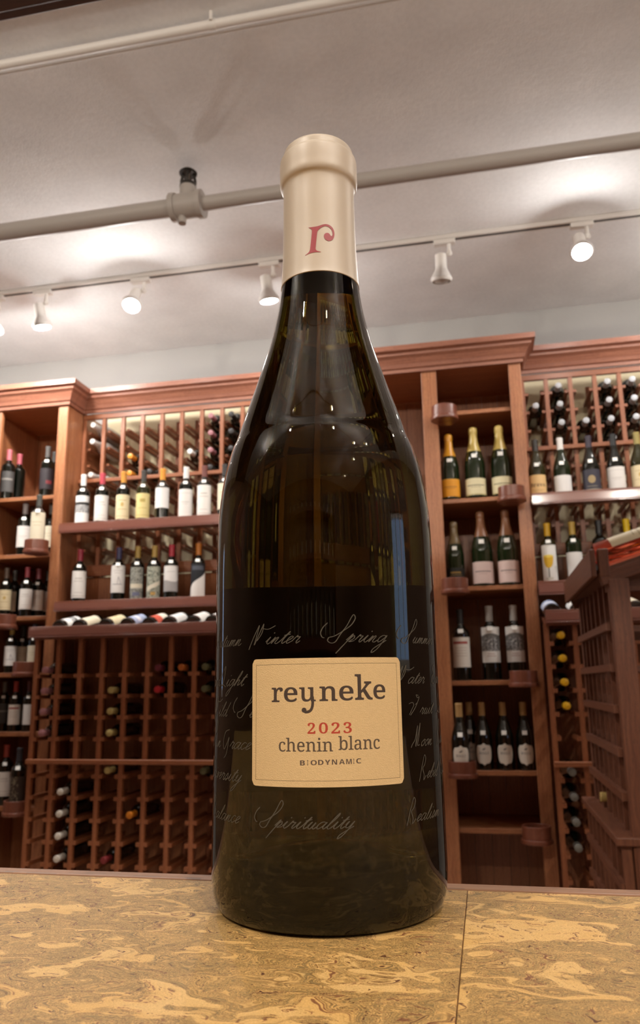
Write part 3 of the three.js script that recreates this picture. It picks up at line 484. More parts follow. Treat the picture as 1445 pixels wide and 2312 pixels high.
function snap(o, px, py, dz = 0) {   // the rack cell that a pixel lies in
  const p = onZ(px, py, o.z - dz), c = Math.round((p.x - o.x) / PITCH - 0.5); let best = o.rows[0];
  for (const y of o.rows) if (Math.abs(y + 0.018 - p.y) < Math.abs(best + 0.018 - p.y)) best = y;
  return { x: o.x + (c + 0.5) * PITCH, y: best, c };
}
const upBar = Y(330, 1079, RACK), lowBar = Y(210, 1290, RACK);
const upRows = []; for (let i = -6; i < 7; i++) { const y = upBar + 0.012 + i * RUNG; if (y > lowBar && y < crownTop - 0.2) upRows.push(y); }
const upX = LX1 + 0.0125, upRX = CX1 + 0.0125;
const rackTop = crownTop - 0.128;
const nUp = Math.floor((CX0 - 0.02 - upX) / PITCH) + 1;
const upL = { x: upX, z: RACK, depth: 0.26, y0: lowBar - 0.025, y1: rackTop, n: nUp, rows: upRows, bars: [[upBar, 0.022], [lowBar, 0.06]], wallLeft: true, inset: 0.03, railH: 0.014 };
const upR = { x: upRX, z: RACK, depth: 0.26, y0: lowBar - 0.025, y1: rackTop, n: 7, rows: upRows, bars: [[upBar, 0.022], [lowBar, 0.06]], wallLeft: true, inset: 0.01, railH: 0.014 };
const ur1 = ladderRack('upper lattice bottle rack between the two open cabinets, mostly empty', upL);
part('wall_board', box(CX0 - LX1 - 0.01, crownTop - upL.y0 - 0.03, 0.008, 'y'), M.cream, ur1, (CX0 + LX1) / 2, (crownTop + upL.y0) / 2 - 0.01, ZB + 0.006);
crown(ur1, [[LX1 + 0.001, RACK + 0.005], [CX0 - 0.001, RACK + 0.005]], crownTop, 2);
part('header', box(CX0 - LX1 - 0.004, 0.03, 0.02, 'x'), M.rack, ur1, (CX0 + LX1) / 2, rackTop - 0.014, RACK - 0.006);
const ur2 = ladderRack('upper lattice bottle rack filled with dark bottles right of the middle cabinet', upR);
const RX1 = upRX + 6 * PITCH + 0.2;
part('wall_board', box(RX1 - CX1 - 0.01, crownTop - upL.y0 - 0.03, 0.008, 'y'), M.cream, ur2, (RX1 + CX1) / 2, (crownTop + upL.y0) / 2 - 0.01, ZB + 0.006);
crown(ur2, [[CX1 + 0.001, RACK + 0.005], [RX1, RACK + 0.005]], crownTop, 1);
part('header', box(RX1 - CX1 - 0.004, 0.03, 0.02, 'x'), M.rack, ur2, (RX1 + CX1) / 2 + 0.001, rackTop - 0.014, RACK - 0.006);
// display shelves with a plastic price strip
function displayShelf(label, x0, x1, yTop, yBot, z, back) {
  const t = thing('display_shelf', label, 'shelf', 0, 0, 0), w = x1 - x0, xm = (x0 + x1) / 2, h = yTop - yBot;
  part('lip', box(w, h, 0.016, 'x', 0.003), M.shelf, t, xm, (yTop + yBot) / 2, z - 0.008);
  part('board', box(w, 0.018, z - 0.016 - back, 'x'), M.shelf, t, xm, yTop - 0.024, (z - 0.016 + back) / 2);
  part('price_strip', box(w, h * 0.62, 0.0025, 'x', 0.001), M.strip, t, xm, (yTop + yBot) / 2 - h * 0.02, z + 0.0013);
  part('strip_edge', box(w, 0.004, 0.005, 'x', 0.001), M.strip, t, xm, yBot + 0.003, z + 0.0025);
  return t;
}
const SZ = -3.7, s1T = Y(325, 1170, SZ), s1B = Y(325, 1193, SZ), s2T = Y(310, 1351, SZ), s2B = Y(310, 1374, SZ);
displayShelf('upper display shelf of eight bottles in front of the lattice rack, with a price strip', LX1 + 0.004, CX0 - 0.004, s1T, s1B, SZ, RACK + 0.025);
displayShelf('lower display shelf of six bottles right above the reclined bottles', LX1 + 0.004, CX0 - 0.004, s2T, s2B, SZ, RACK + 0.025);
const r1T = Y(1320, 1106, SZ), r1B = Y(1320, 1133, SZ), r2T = Y(1260, 1310, SZ), r2B = Y(1260, 1342, SZ);
displayShelf('upper display shelf of white wine bottles beside the middle cabinet', CX1 + 0.004, RX1, r1T, r1B, SZ, RACK + 0.025);
displayShelf('lower display shelf holding the bottle with a painted wine glass on its label', CX1 + 0.004, RX1, r2T, r2B, SZ, RACK + 0.025);
// lower racks with a slanted tray on top
const lowRowsPx = [490, 622, 753, 887], lowRows = lowRowsPx.map((y) => Y(126, 1350 + y / 2.78, LOW) + 0.009);
const midBar = Y(250, 1720, LOW);
for (let i = 0; i < 12; i++) { const y = midBar - 0.058 - i * RUNG; if (y > 0.08) lowRows.push(y); }
const lowX = LX1 + 0.0125, trayT = Y(280, 1409, LOW + 0.05), trayB = Y(280, 1434, LOW + 0.05);
const nLow = Math.floor((CX0 - lowX) / PITCH) + 1;
const lowL = { x: lowX, z: LOW, depth: 0.27, y0: 0.0, y1: trayB, n: nLow, rows: lowRows, bars: [[midBar, 0.022]], wallLeft: true };
const lowRX = CX1 + 0.0125, lowR = { x: lowRX, z: LOW, depth: 0.27, y0: 0.0, y1: Y(1260, 1405, LOW + 0.05), n: 5, rows: [lowRows[0] + RUNG, ...lowRows], bars: [[midBar, 0.022]], wallLeft: true };
function tray(t, x0, x1, yT, yB) {
  const w = x1 - x0, xm = (x0 + x1) / 2, z = LOW + 0.05, h = yT - yB;
  part('lip', box(w, h, 0.018, 'x', 0.003), M.shelf, t, xm, (yT + yB) / 2, z - 0.009);
  part('price_strip', box(w, h * 0.62, 0.0025, 'x', 0.001), M.strip, t, xm, (yT + yB) / 2, z + 0.0013);
  part('strip_edge', box(w, 0.004, 0.005, 'x', 0.001), M.strip, t, xm, yB + 0.003, z + 0.0025);
  const bx0 = x0 < LX1 ? LX1 + 0.004 : x0, b = part('tray_board', box(x1 - bx0, 0.012, 0.32, 'x'), M.shelf, t, (x1 + bx0) / 2, yB + 0.028, z - 0.185); b.rotation.x = 0.2;
}
const lr1 = ladderRack('lower lattice rack under the reclined bottles, dark cells with a few coloured capsules', lowL);
tray(lr1, lowX - 0.02, CX0 - 0.004, trayT, trayB);
part('back_panel', box(CX0 - LX1 - 0.02, upL.y0 - 0.01, 0.01, 'y'), M.cabinet, lr1, (CX0 + LX1) / 2 + 0.005, (upL.y0 - 0.01) / 2, RACK - 0.02);  // panel added to hide the bright wall and keep the cells dark
const lr2 = ladderRack('narrow lower lattice rack with yellow capsules beside the island rack', lowR);
tray(lr2, CX1 + 0.01, RX1, Y(1262, 1376, LOW + 0.05), Y(1262, 1406, LOW + 0.05));
part('back_panel', box(RX1 - CX1 - 0.02, upL.y0 - 0.01, 0.01, 'y'), M.cabinet, lr2, (RX1 + CX1) / 2 + 0.005, (upL.y0 - 0.01) / 2, RACK - 0.02);  // same added panel, darkens the cells of the narrow rack

// ---------------------------------------------------------------- bottles standing on the shelves
function stand(list, z, y, opts = {}) {
  for (const [px, py, label, kind, o] of list) { const p = onZ(px, py, o.z ?? z); bottle(label, kind, V3(p.x, (o.y ?? y) + 0.0006, o.z ?? z), { ...opts, ...o }); }
}
const SB = -3.785;
stand([
  [186, 1150, 'dark bottle with white capsule and black and white mountain label on upper display shelf', 'bordeaux', { cap: 0xe9e5df, label: 'mountain', lab: [0.018, 0.175], tag: 1 }],
  [229, 1150, 'dark bottle with red capsule and plain white label on upper display shelf', 'bordeaux', { cap: 0xb23a4a, label: 'white', lab: [0.03, 0.17], tag: 1 }],
  [277, 1150, 'bottle with gold capsule and cream label with round seal on upper display shelf', 'bordeaux', { cap: 0xc98a32, label: 'cream', lab: [0.03, 0.165], tag: 1 }],
  [323, 1140, 'bottle with dark capsule and pale yellow label on upper display shelf', 'bordeaux', { cap: 0x3a3733, label: 'yellow', lab: [0.03, 0.165], tag: 1, glass: M.oliveGlass }],
  [366, 1140, 'bottle with orange gold capsule and short white label high on its body', 'bordeaux', { cap: 0xd7902c, label: 'plainWhite', lab: [0.078, 0.19], tag: 1 }],
  [419, 1140, 'bottle with white capsule and white label on upper display shelf', 'bordeaux', { cap: 0xe6e3de, label: 'white2', lab: [0.025, 0.172], tag: 1 }],
  [461, 1130, 'bottle with dark brown capsule and tall white label on upper display shelf', 'bordeaux', { cap: 0x6b3b34, label: 'white', lab: [0.022, 0.188], tag: 1 }],
  [507, 1130, 'bottle with black capsule and cream label half hidden by the large bottle in front', 'bordeaux', { cap: 0x2c2a29, label: 'plainCream', lab: [0.05, 0.19], tag: 1 }],
], SB, s1T - 0.015);
stand([
  [178, 1330, 'bottle with crimson capsule and white label at the end of lower display shelf', 'bordeaux', { cap: 0xa52f45, label: 'white', lab: [0.035, 0.18], tag: 1 }],
  [266, 1330, 'bottle with navy capsule and white label with a sailing sketch', 'bordeaux', { cap: 0x3c3a63, label: 'ship', lab: [0.055, 0.2], tag: 1 }],
  [309, 1325, 'bottle with gold capsule and grey green label with a straight banner', 'bordeaux', { cap: 0xb79a4e, label: 'ornate2', lab: [0.02, 0.185], tag: 1, half: 1.0 }],
  [347, 1325, 'bottle with gold capsule and grey green label with a slanted banner', 'bordeaux', { cap: 0xbf9f52, label: 'ornate', lab: [0.02, 0.185], tag: 1, half: 1.1 }],
  [386, 1320, 'bottle with bright red capsule and white label over a grey hill', 'bordeaux', { cap: 0xbc2f42, label: 'hill', lab: [0.05, 0.185], tag: 1 }],
  [447, 1315, 'bottle with orange capsule and white swoosh over a dark label', 'bordeaux', { cap: 0xc77a28, label: 'swoosh', lab: [0.01, 0.19], tag: 1 }],
], SB, s2T - 0.015);
stand([
  [1214, 1090, 'burgundy bottle with black capsule and orange cream lettered label', 'burgundy', { cap: 0x34312e, label: 'orangeCream', lab: [0.015, 0.115], tag: 1, glass: M.oliveGlass }],
  [1271, 1090, 'burgundy bottle with white capsule and short white label', 'burgundy', { cap: 0xe9e6e1, label: 'plainWhite', lab: [0.02, 0.105], tag: 1, glass: M.greenGlass }],
  [1336, 1085, 'burgundy bottle with dark purple capsule and dark label with gold emblem', 'burgundy', { cap: 0x38303c, label: 'emblem', lab: [0.01, 0.125], tag: 1 }],
  [1392, 1080, 'burgundy bottle with black capsule and white label on upper right shelf', 'burgundy', { cap: 0x222324, label: 'white2', lab: [0.015, 0.13], tag: 1 }],
  [1446, 1075, 'bottle with cream label on upper right shelf, last in its row', 'burgundy', { cap: 0x9a8a4e, label: 'cream', lab: [0.015, 0.13], glass: M.oliveGlass }],
], SB, r1T - 0.015);
stand([
  [1243, 1300, 'bottle with yellow capsule and white label painted with a glass of yellow wine', 'bordeaux', { cap: 0xe0b021, label: 'wineglass', lab: [0.012, 0.19], glass: M.oliveGlass, tag: 1, half: 1.05 }],
  [1300, 1295, 'bottle with pale gold capsule and white label beside the painted wine glass bottle', 'bordeaux', { cap: 0xcaa84c, label: 'plainWhite', lab: [0.03, 0.15], tag: 1, glass: M.greenGlass }],
  [1361, 1290, 'black bottle with black capsule behind the pink wine on the island rack', 'bordeaux', { cap: 0x232326 }],
  [1424, 1285, 'bottle with bright yellow capsule behind the pink wine on the island rack', 'bordeaux', { cap: 0xf0cc10, label: 'plainWhite', glass: M.greenGlass }],
], SB, r2T - 0.015);
// reclined bottles on the trays: base towards the bar, neck raised behind
function recline(px, py, label, design, cap, yT) {
  const p = onZ(px, py, LOW + 0.005), b = bottle(label, 'bordeaux', V3(p.x, yT + 0.047, LOW + 0.018), { cap, label: design, lab: [0.03, 0.17], half: 1.45, turn: 0 });
  b.rotation.set(-Math.PI / 2 + 0.2, 0, 0); b.children.find((c) => c.name === 'label').rotation.y = 0; return b;
}
for (const [px, label, d, cap] of [[136, 'bottle with white and grey label reclined at the end of the slanted tray', 'mountain', 0x555050], [180, 'first of two bottles with cream labels reclined on the slanted tray', 'plainCream', 0x8a7a50], [240, 'reclined bottle with plain cream label beside the blue labelled one', 'cream', 0x6a5a40],
  [288, 'reclined bottle with pale blue label on the slanted tray', 'plainBlue', 0x4a5278], [338, 'reclined bottle with red and cream label on the slanted tray', 'redfade', 0x9a3a30], [382, 'reclined bottle with white label next to the red and cream one', 'plainWhite', 0x444444], [436, 'reclined bottle with white printed label on the slanted tray', 'white2', 0x555555], [480, 'reclined bottle with white label half hidden by the large bottle in front', 'white', 0x444444]]) recline(px, 1405, label, d, cap, trayB);
recline(1247, 1375, 'reclined bottle with pale blue label in the tray beside the middle cabinet', 'plainBlue', 0x4a5278, Y(1262, 1406, LOW + 0.05));
recline(1306, 1372, 'reclined bottle with white label in the tray behind the island rack', 'plainWhite', 0x444444, Y(1262, 1406, LOW + 0.05));
recline(1436, 1368, 'reclined bottle with cream label in the tray seen past the island post', 'plainCream', 0x444444, Y(1262, 1406, LOW + 0.05));
// middle cabinet, right bay
const BZ = CAB - 0.09, cupY = (i) => bayCups[i][1], cupP = (i) => ({ z: bayCups[i][2], y: bayCups[i][1] });
const CH = { scale: 1.16, foil: 1, glass: M.greenGlass, tag: 1 };
stand([
  [1018, 1110, 'large sparkling wine bottle with orange label and gold foil in the middle cabinet', 'champagne', { ...CH, cap: 0xd9992e, label: 'orange', lab: [0.012, 0.095], scale: 1.08 }],
  [1075, 1110, 'large sparkling wine bottle with gold foil and cream label on the cabinet shelf', 'champagne', { ...CH, cap: 0xcbb263, label: 'champCream', lab: [0.012, 0.085] }],
], BZ, bayShelf[1]);
stand([[1135, 1110, 'large sparkling wine bottle with gold foil, its base behind a cup holder', 'champagne', { ...CH, y: bayShelf[1], cap: 0xcbb263, label: 'champCream', lab: [0.012, 0.085] }],
  [1030, 1310, 'large sparkling wine bottle with dark gold printed label, its base behind a cup holder', 'champagne', { ...CH, y: bayShelf[2], cap: 0x6d5a3c, label: 'darkGold', lab: [0.02, 0.09], scale: 1.02 }]], BZ, 0);
stand([
  [1092, 1310, 'large sparkling wine bottle with pale pink label beside the dark gold labelled one', 'champagne', { ...CH, cap: 0x7c5236, label: 'pink', lab: [0.01, 0.1] }],
  [1150, 1310, 'large sparkling wine bottle with pale pink label beside the cabinet post', 'champagne', { ...CH, cap: 0x7c5236, label: 'pink', lab: [0.01, 0.1] }],
], BZ, bayShelf[2], { group: 'pair of sparkling wine bottles with pale pink labels' });
stand([[1045, 1525, 'magnum with black capsule and white label crossed by a red line', 'bordeaux', { cap: 0x2a2826, label: 'redline', lab: [0.055, 0.18], tag: 1, scale: 1.12 }],
  [1112, 1520, 'magnum with grey capsule and black and white landscape label on the cabinet shelf', 'bordeaux', { cap: 0xa8a49e, label: 'blackwhite', lab: [0.07, 0.212], tag: 1, scale: 1.16 }]], BZ, bayShelf[3]);
stand([[1168, 1525, 'magnum with black and white landscape label, its base behind a cup holder', 'bordeaux', { y: bayShelf[3], cap: 0xa8a49e, label: 'blackwhite', lab: [0.07, 0.212], tag: 1, scale: 1.16 }]], BZ, 0);
const OV = { cap: 0xae8a58, label: 'bird', lab: [0.022, 0.118], half: 0.98, round: 1, tag: 1 };
stand([[1043, 1740, 'burgundy bottle with oval white label standing alone in a cup holder', 'burgundy', { ...OV, ...cupP(4) }]], BZ, 0);
stand([[1066, 1735, 'burgundy bottle with oval white label hidden behind the one in the cup holder', 'burgundy', { ...OV, z: CAB - 0.17 }]], BZ, bayShelf[4]);
stand([[1095, 'next to the one in the cup holder'], [1143, 'middle of three on the shelf'], [1190, 'beside the cabinet post']].map(([x, w]) => [x, 1735, 'burgundy bottle with oval white label, ' + w, 'burgundy', OV]), BZ, bayShelf[4], { group: 'three burgundy bottles with oval white labels' });
stand([[935, 1110, 'bottle with blue capsule in the left bay of the middle cabinet', 'bordeaux', { cap: 0x5a66a8, label: 'white', z: CAB - 0.2 }], [918, 1110, 'bottle with orange capsule in the left bay of the middle cabinet', 'bordeaux', { cap: 0xc27a3a, label: 'plainCream', z: CAB - 0.1 }]], BZ, bayShelf[1] - 0.02);
// left cabinet
const LZ = CAB - 0.1;
stand([
  [16, 1100, 'black bottle with pink capsule and grey label, left cabinet top shelf', 'bordeaux', { cap: 0xc46a72, label: 'grey' }],
  [40, 1100, 'black bottle with pink capsule behind the grey labelled one in the left cabinet', 'bordeaux', { cap: 0xb85a66, z: LZ - 0.09 }],
  [104, 1100, 'black bottle with dark grey capsule on the top shelf of the left cabinet', 'bordeaux', { cap: 0x55514e, label: 'darkRed', tag: 1 }],
  [119, 1100, 'black bottle behind the dark grey capped one in the left cabinet', 'bordeaux', { cap: 0x45423f, z: LZ - 0.1 }],
], LZ, leftShelf[0]);
stand([
  [52, 1235, 'bottle with silver capsule and white label on the second shelf of the left cabinet', 'bordeaux', { cap: 0xb9b3b4, label: 'white2', tag: 1 }],
  [69, 1235, 'bottle with white label squeezed between two others in the left cabinet', 'bordeaux', { cap: 0x6f6a68, label: 'plainWhite', z: LZ - 0.09 }],
  [112, 1235, 'bottle with cream label beside the stile on the second shelf of the left cabinet', 'bordeaux', { cap: 0x77726a, label: 'plainCream', z: LZ - 0.04 }],
], LZ, leftShelf[1]);
stand([[82, 1240, 'tall bottle with cream label standing in a cup holder of the left cabinet', 'bordeaux', { cap: 0x45453f, label: 'plainCream', z: leftCups[0][2], y: leftCups[0][1], tag: 1, lab: [0.05, 0.2] }]], LZ, 0);
stand([
  [10, 1375, 'bottle with brown capsule and tan label on the third shelf of the left cabinet', 'bordeaux', { cap: 0x6d5a4c, label: 'cream', tag: 1 }],
  [57, 1375, 'bottle with red capsule and white label with a small crest, front of the pair', 'bordeaux', { cap: 0xa54450, label: 'white', tag: 1 }],
  [83, 1375, 'bottle with dull red capsule and white label, second of the pair in the left cabinet', 'bordeaux', { cap: 0x843c44, label: 'white', tag: 1, z: LZ - 0.075 }],
  [104, 1375, 'bottle with white label squeezed against the stile on the third shelf', 'bordeaux', { cap: 0x39312f, label: 'plainWhite', z: LZ - 0.152 }],
  [29, 1375, 'bottle with narrow white label in shadow on the third shelf of the left cabinet', 'bordeaux', { cap: 0x4a4640, label: 'plainCream', half: 0.5, z: LZ - 0.09 }],
], LZ, leftShelf[2], { scale: 0.92 });
stand([
  [22, 1505, 'bottle with gold capsule and white label on the fourth shelf of the left cabinet', 'bordeaux', { cap: 0xa88f4a, label: 'ship', tag: 1 }],
  [48, 1505, 'bottle with black capsule and cream label on the fourth shelf of the left cabinet', 'bordeaux', { cap: 0x2f2d2b, label: 'plainCream', tag: 1, z: LZ - 0.075 }],
], LZ, leftShelf[3], { scale: 0.86 });
stand([[74, 1505, 'bottle with dark blue capsule and cream label behind a cup holder of the left cabinet', 'bordeaux', { cap: 0x3c4258, label: 'plainCream', y: leftShelf[3], scale: 0.86, tag: 1 }]], LZ, 0);
stand([
  [5, 1640, 'bottle with grey capsule and dark label on the fifth shelf of the left cabinet', 'bordeaux', { cap: 0x6c675e, label: 'grey', tag: 1, z: LZ - 0.06 }],
  [31, 1640, 'bottle with red capsule and small white label on the fifth shelf of the left cabinet', 'bordeaux', { cap: 0xa5403a, label: 'redline', lab: [0.04, 0.16], tag: 1 }],
  [62, 1640, 'bottle with dark red capsule and narrow white label on the left cabinet fifth shelf', 'bordeaux', { cap: 0x5c2e2c, label: 'plainWhite', lab: [0.04, 0.16], half: 0.8, tag: 1 }],
], LZ, leftShelf[4], { scale: 0.86 });
stand([[8, 1805, 'bottle with red capsule and white label on the sixth shelf of the left cabinet', 'bordeaux', { cap: 0xa5473c, label: 'white', tag: 1 }]], LZ, leftShelf[5]);
stand([[36, 1834, 'bottle with dark capsule and floral label in the lowest cup holder of the left cabinet', 'bordeaux', { cap: 0x34343a, label: 'floral', z: leftCups[3][2], y: leftCups[3][1], tag: 1 }]], LZ, 0);
// bottles lying in the racks, neck to the front
const seat = (kind) => Math.sqrt(KINDS[kind].r ** 2 - 0.0318 ** 2) + 0.0006;
function lay(o, list, cap, label, group, kind = 'bordeaux', glass = M.glass, back = 0) {
  const used = o.used ??= new Set();
  for (const [px, py] of list) {
    const s = snap(o, px, py), key = s.x.toFixed(3) + s.y.toFixed(3); s.y += seat(kind); if (used.has(key)) continue; used.add(key);
    const nth = list.length > 1 && list.length < 5 ? ', ' + (list.length === 2 ? ['upper one', 'lower one'] : ['topmost', 'second from the top', 'third from the top', 'lowest'].filter((q, i) => list.length === 4 || i !== 2))[list.findIndex((q) => q[0] === px && q[1] === py)] : '';
    const b = bottle(label + nth, kind, V3(s.x, s.y, o.z - 0.284 - back), { cap, group, glass, turn: 0 }); b.rotation.set(Math.PI / 2, 0, 0);
  }
}
const z1 = ([x, y]) => [x / 2.779, 820 + y / 2.779], z2 = ([x, y]) => [x / 2.779, 1350 + y / 2.779], z3 = ([x, y]) => [820 + x / 2.312, 720 + y / 2.312], z4 = ([x, y]) => [900 + x / 2.651, 1330 + y / 2.651];
lay(upL, [[590, 395], [570, 495], [575, 690]].map(z1), 0xe8e4df, 'white wrapped bottle in the first column of the upper rack', 'white capped bottles in the upper rack', 'burgundy', plain(0xcfcac4, 0.3));
lay(upL, [[830, 580], [805, 675]].map(z1), 0xd98f2c, 'bottle with orange gold capsule lying in the upper rack', 'orange capped bottles in the upper rack');
lay(upL, [[1195, 558]].map(z1), 0xe9e7e2, 'lone bottle with white capsule lying in a middle column of the upper rack');
lay(upL, [[1328, 235], [1330, 340], [1325, 445], [1330, 555]].map(z1), 0xa06a70, 'pink capped bottle lying in the upper rack', 'pink capped bottles in the upper rack');
lay(upL, [[1440, 270], [1440, 380], [1440, 480], [1440, 580], [1290, 660], [940, 640]].map(z1), 0x2a2726, 'bottle with black capsule lying in the upper rack', 'black capped bottles in the upper rack');
lay(upR, [[1010, 245], [1015, 335], [1022, 435], [895, 458], [1265, 240], [1265, 330], [1275, 423], [1297, 500], [1155, 530], [1395, 195], [1395, 325], [1405, 420], [1418, 515], [1030, 540], [1280, 590]].map(z3), 0xb9bcc0, 'dark bottle with silver screw cap lying in the upper right rack', 'silver capped bottles in the upper right rack', 'bordeaux', M.glass);
lay(lowL, [[708, 570], [712, 700], [702, 832], [687, 970]].map(z2), 0xb7a468, 'straw capped bottle lying in the lower rack', 'straw capped column in the lower rack');
lay(lowL, [[993, 565]].map(z2), 0xb5242f, 'lone bottle with bright red capsule lying in the lower rack');
lay(lowL, [[1022, 440]].map(z2), 0x6b2833, 'lone bottle with wine red capsule lying in the top row of the lower rack');
lay(lowL, [[1128, 430]].map(z2), 0xb5642a, 'lone bottle with copper capsule lying in the top row of the lower rack');
lay(lowL, [[1288, 430], [1300, 560], [1280, 970]].map(z2), 0x5c5a3c, 'olive capped bottle lying in the lower rack', 'olive capped bottles in the lower rack');
lay(lowL, [[405, 1245], [400, 1380], [393, 1515], [378, 1657]].map(z2), 0xd2cabd, 'off white capped bottle lying low in the rack', 'white capped column in the lower rack');
lay(lowL, [[832, 1385]].map(z2), 0xc0711a, 'lone bottle with orange capsule lying in the lower rack below the cross bar');
lay(lowL, [[685, 1665]].map(z2), 0x7a2a2c, 'lone bottle with dark red capsule lying low in the rack behind the counter edge');
lay(lowL, [[303, 460], [283, 590], [305, 720], [298, 850]].map(z2), 0xa87478, 'pink capped bottle in the first column of the lower rack', 'pink capped column in the lower rack');
lay(lowR, [[955, 320], [962, 437], [982, 577], [993, 717]].map(z4), 0xe2ae18, 'yellow capped bottle lying in the narrow rack', 'yellow capped column in the narrow rack', 'burgundy');
lay(lowR, [[990, 1098], [992, 1222], [1005, 1360], [1010, 1500]].map(z4), 0x77756e, 'grey capped bottle lying low in the narrow rack', 'grey capped column in the narrow rack', 'burgundy');


// ---------------------------------------------------------------- island rack on the right, at right angles to the wall
{
  const ZN = -2.15, A = onZ(1330, 1240, ZN), B = onZ(1331, 1303, ZN), x0 = A.x, zFar = onX(1273, 1318, x0).z;
  const xl = onZ(1391, 1500, ZN).x, wid = 0.62, len = ZN - zFar, zm = (ZN + zFar) / 2;
  const t = thing('island_rack', 'free standing island wine rack with lattice sides and a slanted tray on top', 'rack', 0, 0, 0);
  const lipH = A.y - B.y, slope = 0.3;
  part('tray_lip', box(0.014, lipH, len, 'z', 0.003), M.island, t, x0 + 0.007, (A.y + B.y) / 2, zm);
  const tl = 0.34;
  const tb = part('tray_board', box(tl, 0.018, len - 0.05, 'x'), M.island, t, x0 + 0.02 + Math.cos(slope) * tl / 2, B.y + 0.012 + Math.sin(slope) * tl / 2, zm); tb.rotation.z = slope;
  for (const z of [ZN - 0.012, zFar + 0.012]) {
    const er = part('end_rail', box(tl, 0.034, 0.022, 'x', 0.003), M.island, t, x0 + 0.022 + Math.cos(slope) * tl / 2, B.y - 0.008 + Math.sin(slope) * tl / 2, z); er.rotation.z = slope;
    part('end_block', box(0.028, lipH, 0.024, 'y', 0.003), M.island, t, x0 + 0.034, (A.y + B.y) / 2, z);
  }
  const topY = B.y - 0.006, rows = [[1391, 1413], [1391, 1507], [1396, 1602], [1402, 1702]].map(([x, y]) => onZ(x, y, ZN).y);
  const step = (rows[0] - rows[3]) / 3; const ledgeY = onX(1360, 1843, x0 + 0.012).y;
  part('corner_post', box(0.052, topY, 0.03, 'y', 0.003), M.island, t, xl + 0.026, topY / 2, ZN - 0.015);
  part('corner_post', box(0.052, topY, 0.03, 'y', 0.003), M.island, t, xl + 0.026, topY / 2, zFar + 0.03);
  part('top_bearer', box(wid, 0.03, 0.03, 'x'), M.island, t, xl + wid / 2, topY - 0.015, ZN - 0.05);
  const n = Math.round(len / 0.1);
  for (let i = 1; i < n; i++) part('post', box(0.02, topY - ledgeY, 0.016, 'y'), M.island, t, xl + 0.01, (topY + ledgeY) / 2, ZN - 0.015 - (len - 0.04) * i / n);
  const rowY = rows.concat([]); for (let y = rows[3] - step; y > ledgeY + 0.04; y -= step) rowY.push(y);
  for (const y of rowY) {
    part('batten', box(0.016, 0.02, len - 0.05, 'z'), M.island, t, xl - 0.004, y, zm);
    for (let i = 1; i < n; i++) part('rail', box(0.27, 0.016, 0.034, 'x'), M.island, t, xl + 0.15, y - 0.002, ZN - 0.015 - (len - 0.04) * i / n);
  }
  part('centre_panel', box(0.012, topY - 0.05, len - 0.06, 'y'), M.island, t, xl + 0.335, topY / 2, zm);
  // lower, wider part
  part('ledge', box(xl - x0 + 0.02, 0.02, len + 0.02, 'z', 0.003), M.island, t, (xl + x0) / 2 + 0.01, ledgeY - 0.01, zm);
  for (let i = 0; i <= n; i++) part('post', box(0.022, ledgeY - 0.02, 0.018, 'y'), M.island, t, x0 + 0.025, (ledgeY - 0.02) / 2, ZN - 0.015 - (len - 0.04) * i / n);
  for (let y = ledgeY - 0.12; y > 0.1; y -= step) part('batten', box(0.014, 0.02, len - 0.02, 'z'), M.island, t, x0 + 0.012, y, zm);
  part('corner_post', box(0.052, ledgeY - 0.02, 0.03, 'y', 0.003), M.island, t, x0 + 0.07, (ledgeY - 0.02) / 2, ZN - 0.012);
  // bottles on and in it
  const g = thing('wine_bottle', 'clear bottle of pink wine with tan label lying on the slanted island tray', 'bottle', x0 + 0.046, B.y + 0.002, ZN - 0.085);
  g.rotation.z = -(Math.PI / 2 - slope); const K = KINDS.bordeaux, lift = 0.066;
  const rose = new THREE.MeshPhysicalMaterial({ color: 0xffffff, transmission: 1, roughness: 0.02, ior: 1.42, thickness: 0.06, attenuationColor: new THREE.Color().setRGB(0.96, 0.36, 0.24), attenuationDistance: 0.045 });
  part('glass_body', K.glass, rose, g, -lift, 0.0, 0); part('capsule', K.capsule, paint(0xd8b9a8), g, -lift, 0, 0);
  const lb = part('label', labelGeo('tanRose', K.r + 0.0006, 0.045, 0.18, 0.85, false), M.print, g, -lift, 0, 0); lb.rotation.y = -1.05;
  const cellZ = (i) => ZN - 0.015 - (len - 0.04) * (i + 0.5) / n, near = (list, y) => list.reduce((q, r) => Math.abs(r - y) < Math.abs(q - y) ? r : q);
  const lowMid = []; for (let y = ledgeY - 0.12 - step / 2; y > 0.1; y -= step) lowMid.push(y);
  const side = (label, px, py, z, cap) => { const p = onZ(px, py, z), y = p.y > ledgeY ? near([ledgeY + 0.035, ...rowY.map((r) => r + 0.037)], p.y) : near(lowMid, p.y), b = bottle(label, 'bordeaux', V3(p.x + 0.3, y, z), { cap, glass: M.greenGlass, turn: 0, scale: 0.9 }); b.rotation.set(0, 0, Math.PI / 2); };
  side('green bottle with white capsule lying in the island rack below the ledge', 1378, 1903, cellZ(0), 0xd9d5cc);
  side('bottle with white capsule lying in the island rack above the ledge', 1405, 1790, cellZ(0), 0xdcd8d0);
  side('bottle with tan capsule lying at the far end of the island rack above the ledge', 1332, 1800, cellZ(n - 3), 0xb59a5c);
}

